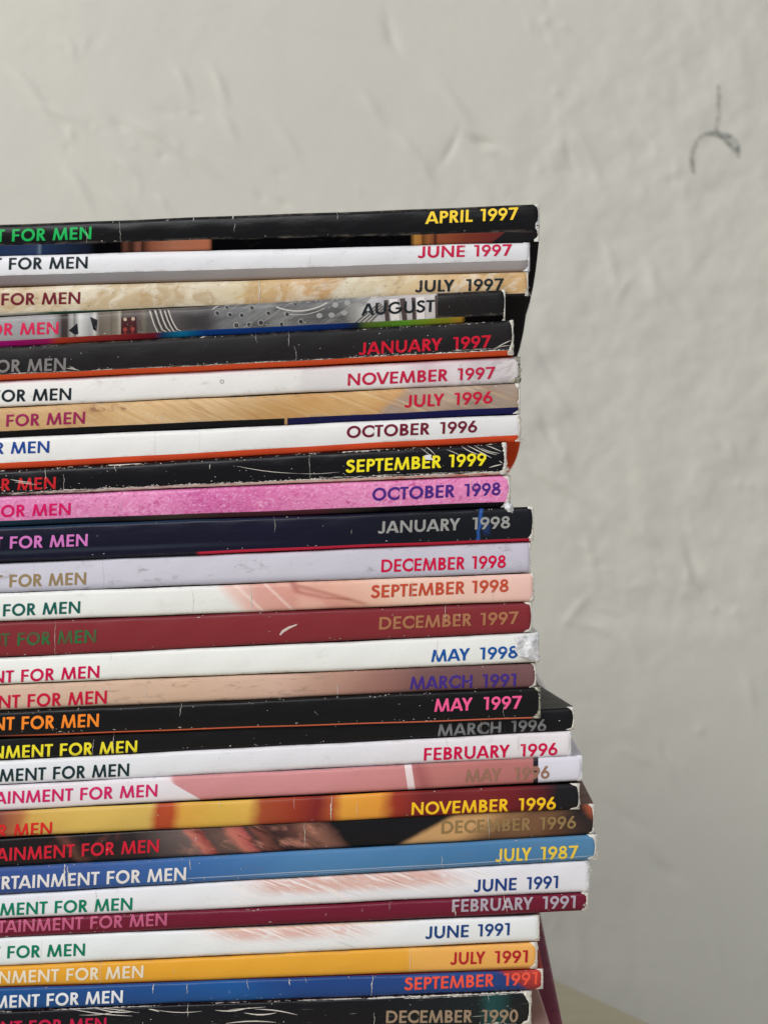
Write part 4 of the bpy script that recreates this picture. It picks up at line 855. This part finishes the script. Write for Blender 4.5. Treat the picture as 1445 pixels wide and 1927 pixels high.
SC = (104, 110, 108)
scuff([(1328, 252, 3), (1340, 251, 5), (1354, 254, 6), (1366, 260, 9), (1375, 268, 10), (1382, 278, 8), (1387, 290, 5), (1389, 297, 1)], SC)
scuff([(1304, 328, 2), (1301, 312, 4), (1301, 296, 5), (1304, 280, 4), (1310, 264, 3), (1320, 256, 2), (1328, 252, 3)], (150, 147, 136))
scuff([(1350, 160, 2), (1351, 185, 4), (1350, 210, 3), (1349, 230, 4), (1345, 247, 3)], (164, 162, 152))

# ------------------------------------------------------------------ table the stack stands on
P1 = at_z(1060, 1846, Z_TABLE); P2 = at_z(1240, 1929, Z_TABLE)
d = (P2-P1).normalized(); nrm = Vector((-d.y, d.x, 0))          # table edge runs along d
if nrm.x > 0: nrm = -nrm
far = P1-d*0.16
while far.y > WALL_Y-.012: far += d*.01
near = P2+d*0.45
c4 = [far, near, near+nrm*0.62, far+nrm*0.62]
ymax = max(p.y for p in c4)
# keep clear of the wall: the far side is cut parallel to it
if ymax > WALL_Y-.01:
    k = c4[3]; e = c4[0]; t = (WALL_Y-.01-e.y)/(k.y-e.y)
    mid = e+(k-e)*t
    e2 = c4[2]; t2 = (WALL_Y-.01-e2.y)/(k.y-e2.y) if e2.y < WALL_Y-.01 else 0
    c4 = [far, near, c4[2], e2+(k-e2)*t2, mid]
import bmesh
N = NT('table_paint')
tc = N.n.new('ShaderNodeTexCoord'); mp = N.n.new('ShaderNodeMapping'); mp.inputs['Scale'].default_value = (12, 120, 12); N.link(tc.outputs['Object'], mp.inputs[0])
a = N.noise(mp.outputs[0], scale=1, detail=5)
N.link(N.mix(N.step(a, .3, .7), lin((196, 187, 164)), lin((186, 177, 152))), N.b.inputs['Base Color']); N.b.inputs['Roughness'].default_value = .5
org = Vector((0.0, 0.1, Z_TABLE))
bm = bmesh.new(); vt = [bm.verts.new((p.x-org.x, p.y-org.y, -.00002)) for p in c4]; f = bm.faces.new(vt)
r = bmesh.ops.extrude_face_region(bm, geom=[f]); 
for v in [g for g in r['geom'] if isinstance(g, bmesh.types.BMVert)]: v.co.z -= 0.022
bmesh.ops.recalc_face_normals(bm, faces=bm.faces); bmesh.ops.bevel(bm, geom=list(bm.edges), offset=.002, segments=2, affect='EDGES')
me = bpy.data.meshes.new('tabletop'); bm.to_mesh(me); bm.free(); me.materials.append(N.m)
tb = bpy.data.objects.new('table', None); C.objects.link(tb); tb.location = org
tb['label'] = 'blurred olive beige tabletop under the magazine stack at lower right'; tb['category'] = 'table'
o = bpy.data.objects.new('tabletop', me); C.objects.link(o); o.parent = tb
cx = sum((p for p in c4), Vector())/len(c4)
for p in c4[:4]:
    q = p+(cx-p)*.12
    bm = bmesh.new(); bmesh.ops.create_cone(bm, cap_ends=True, segments=16, radius1=.014, radius2=.022, depth=.70, matrix=Matrix.Translation((q.x-org.x, q.y-org.y, -.022-.35)))
    me = bpy.data.meshes.new('leg'); bm.to_mesh(me); bm.free(); me.materials.append(N.m)
    o = bpy.data.objects.new('leg', me); C.objects.link(o); o.parent = tb
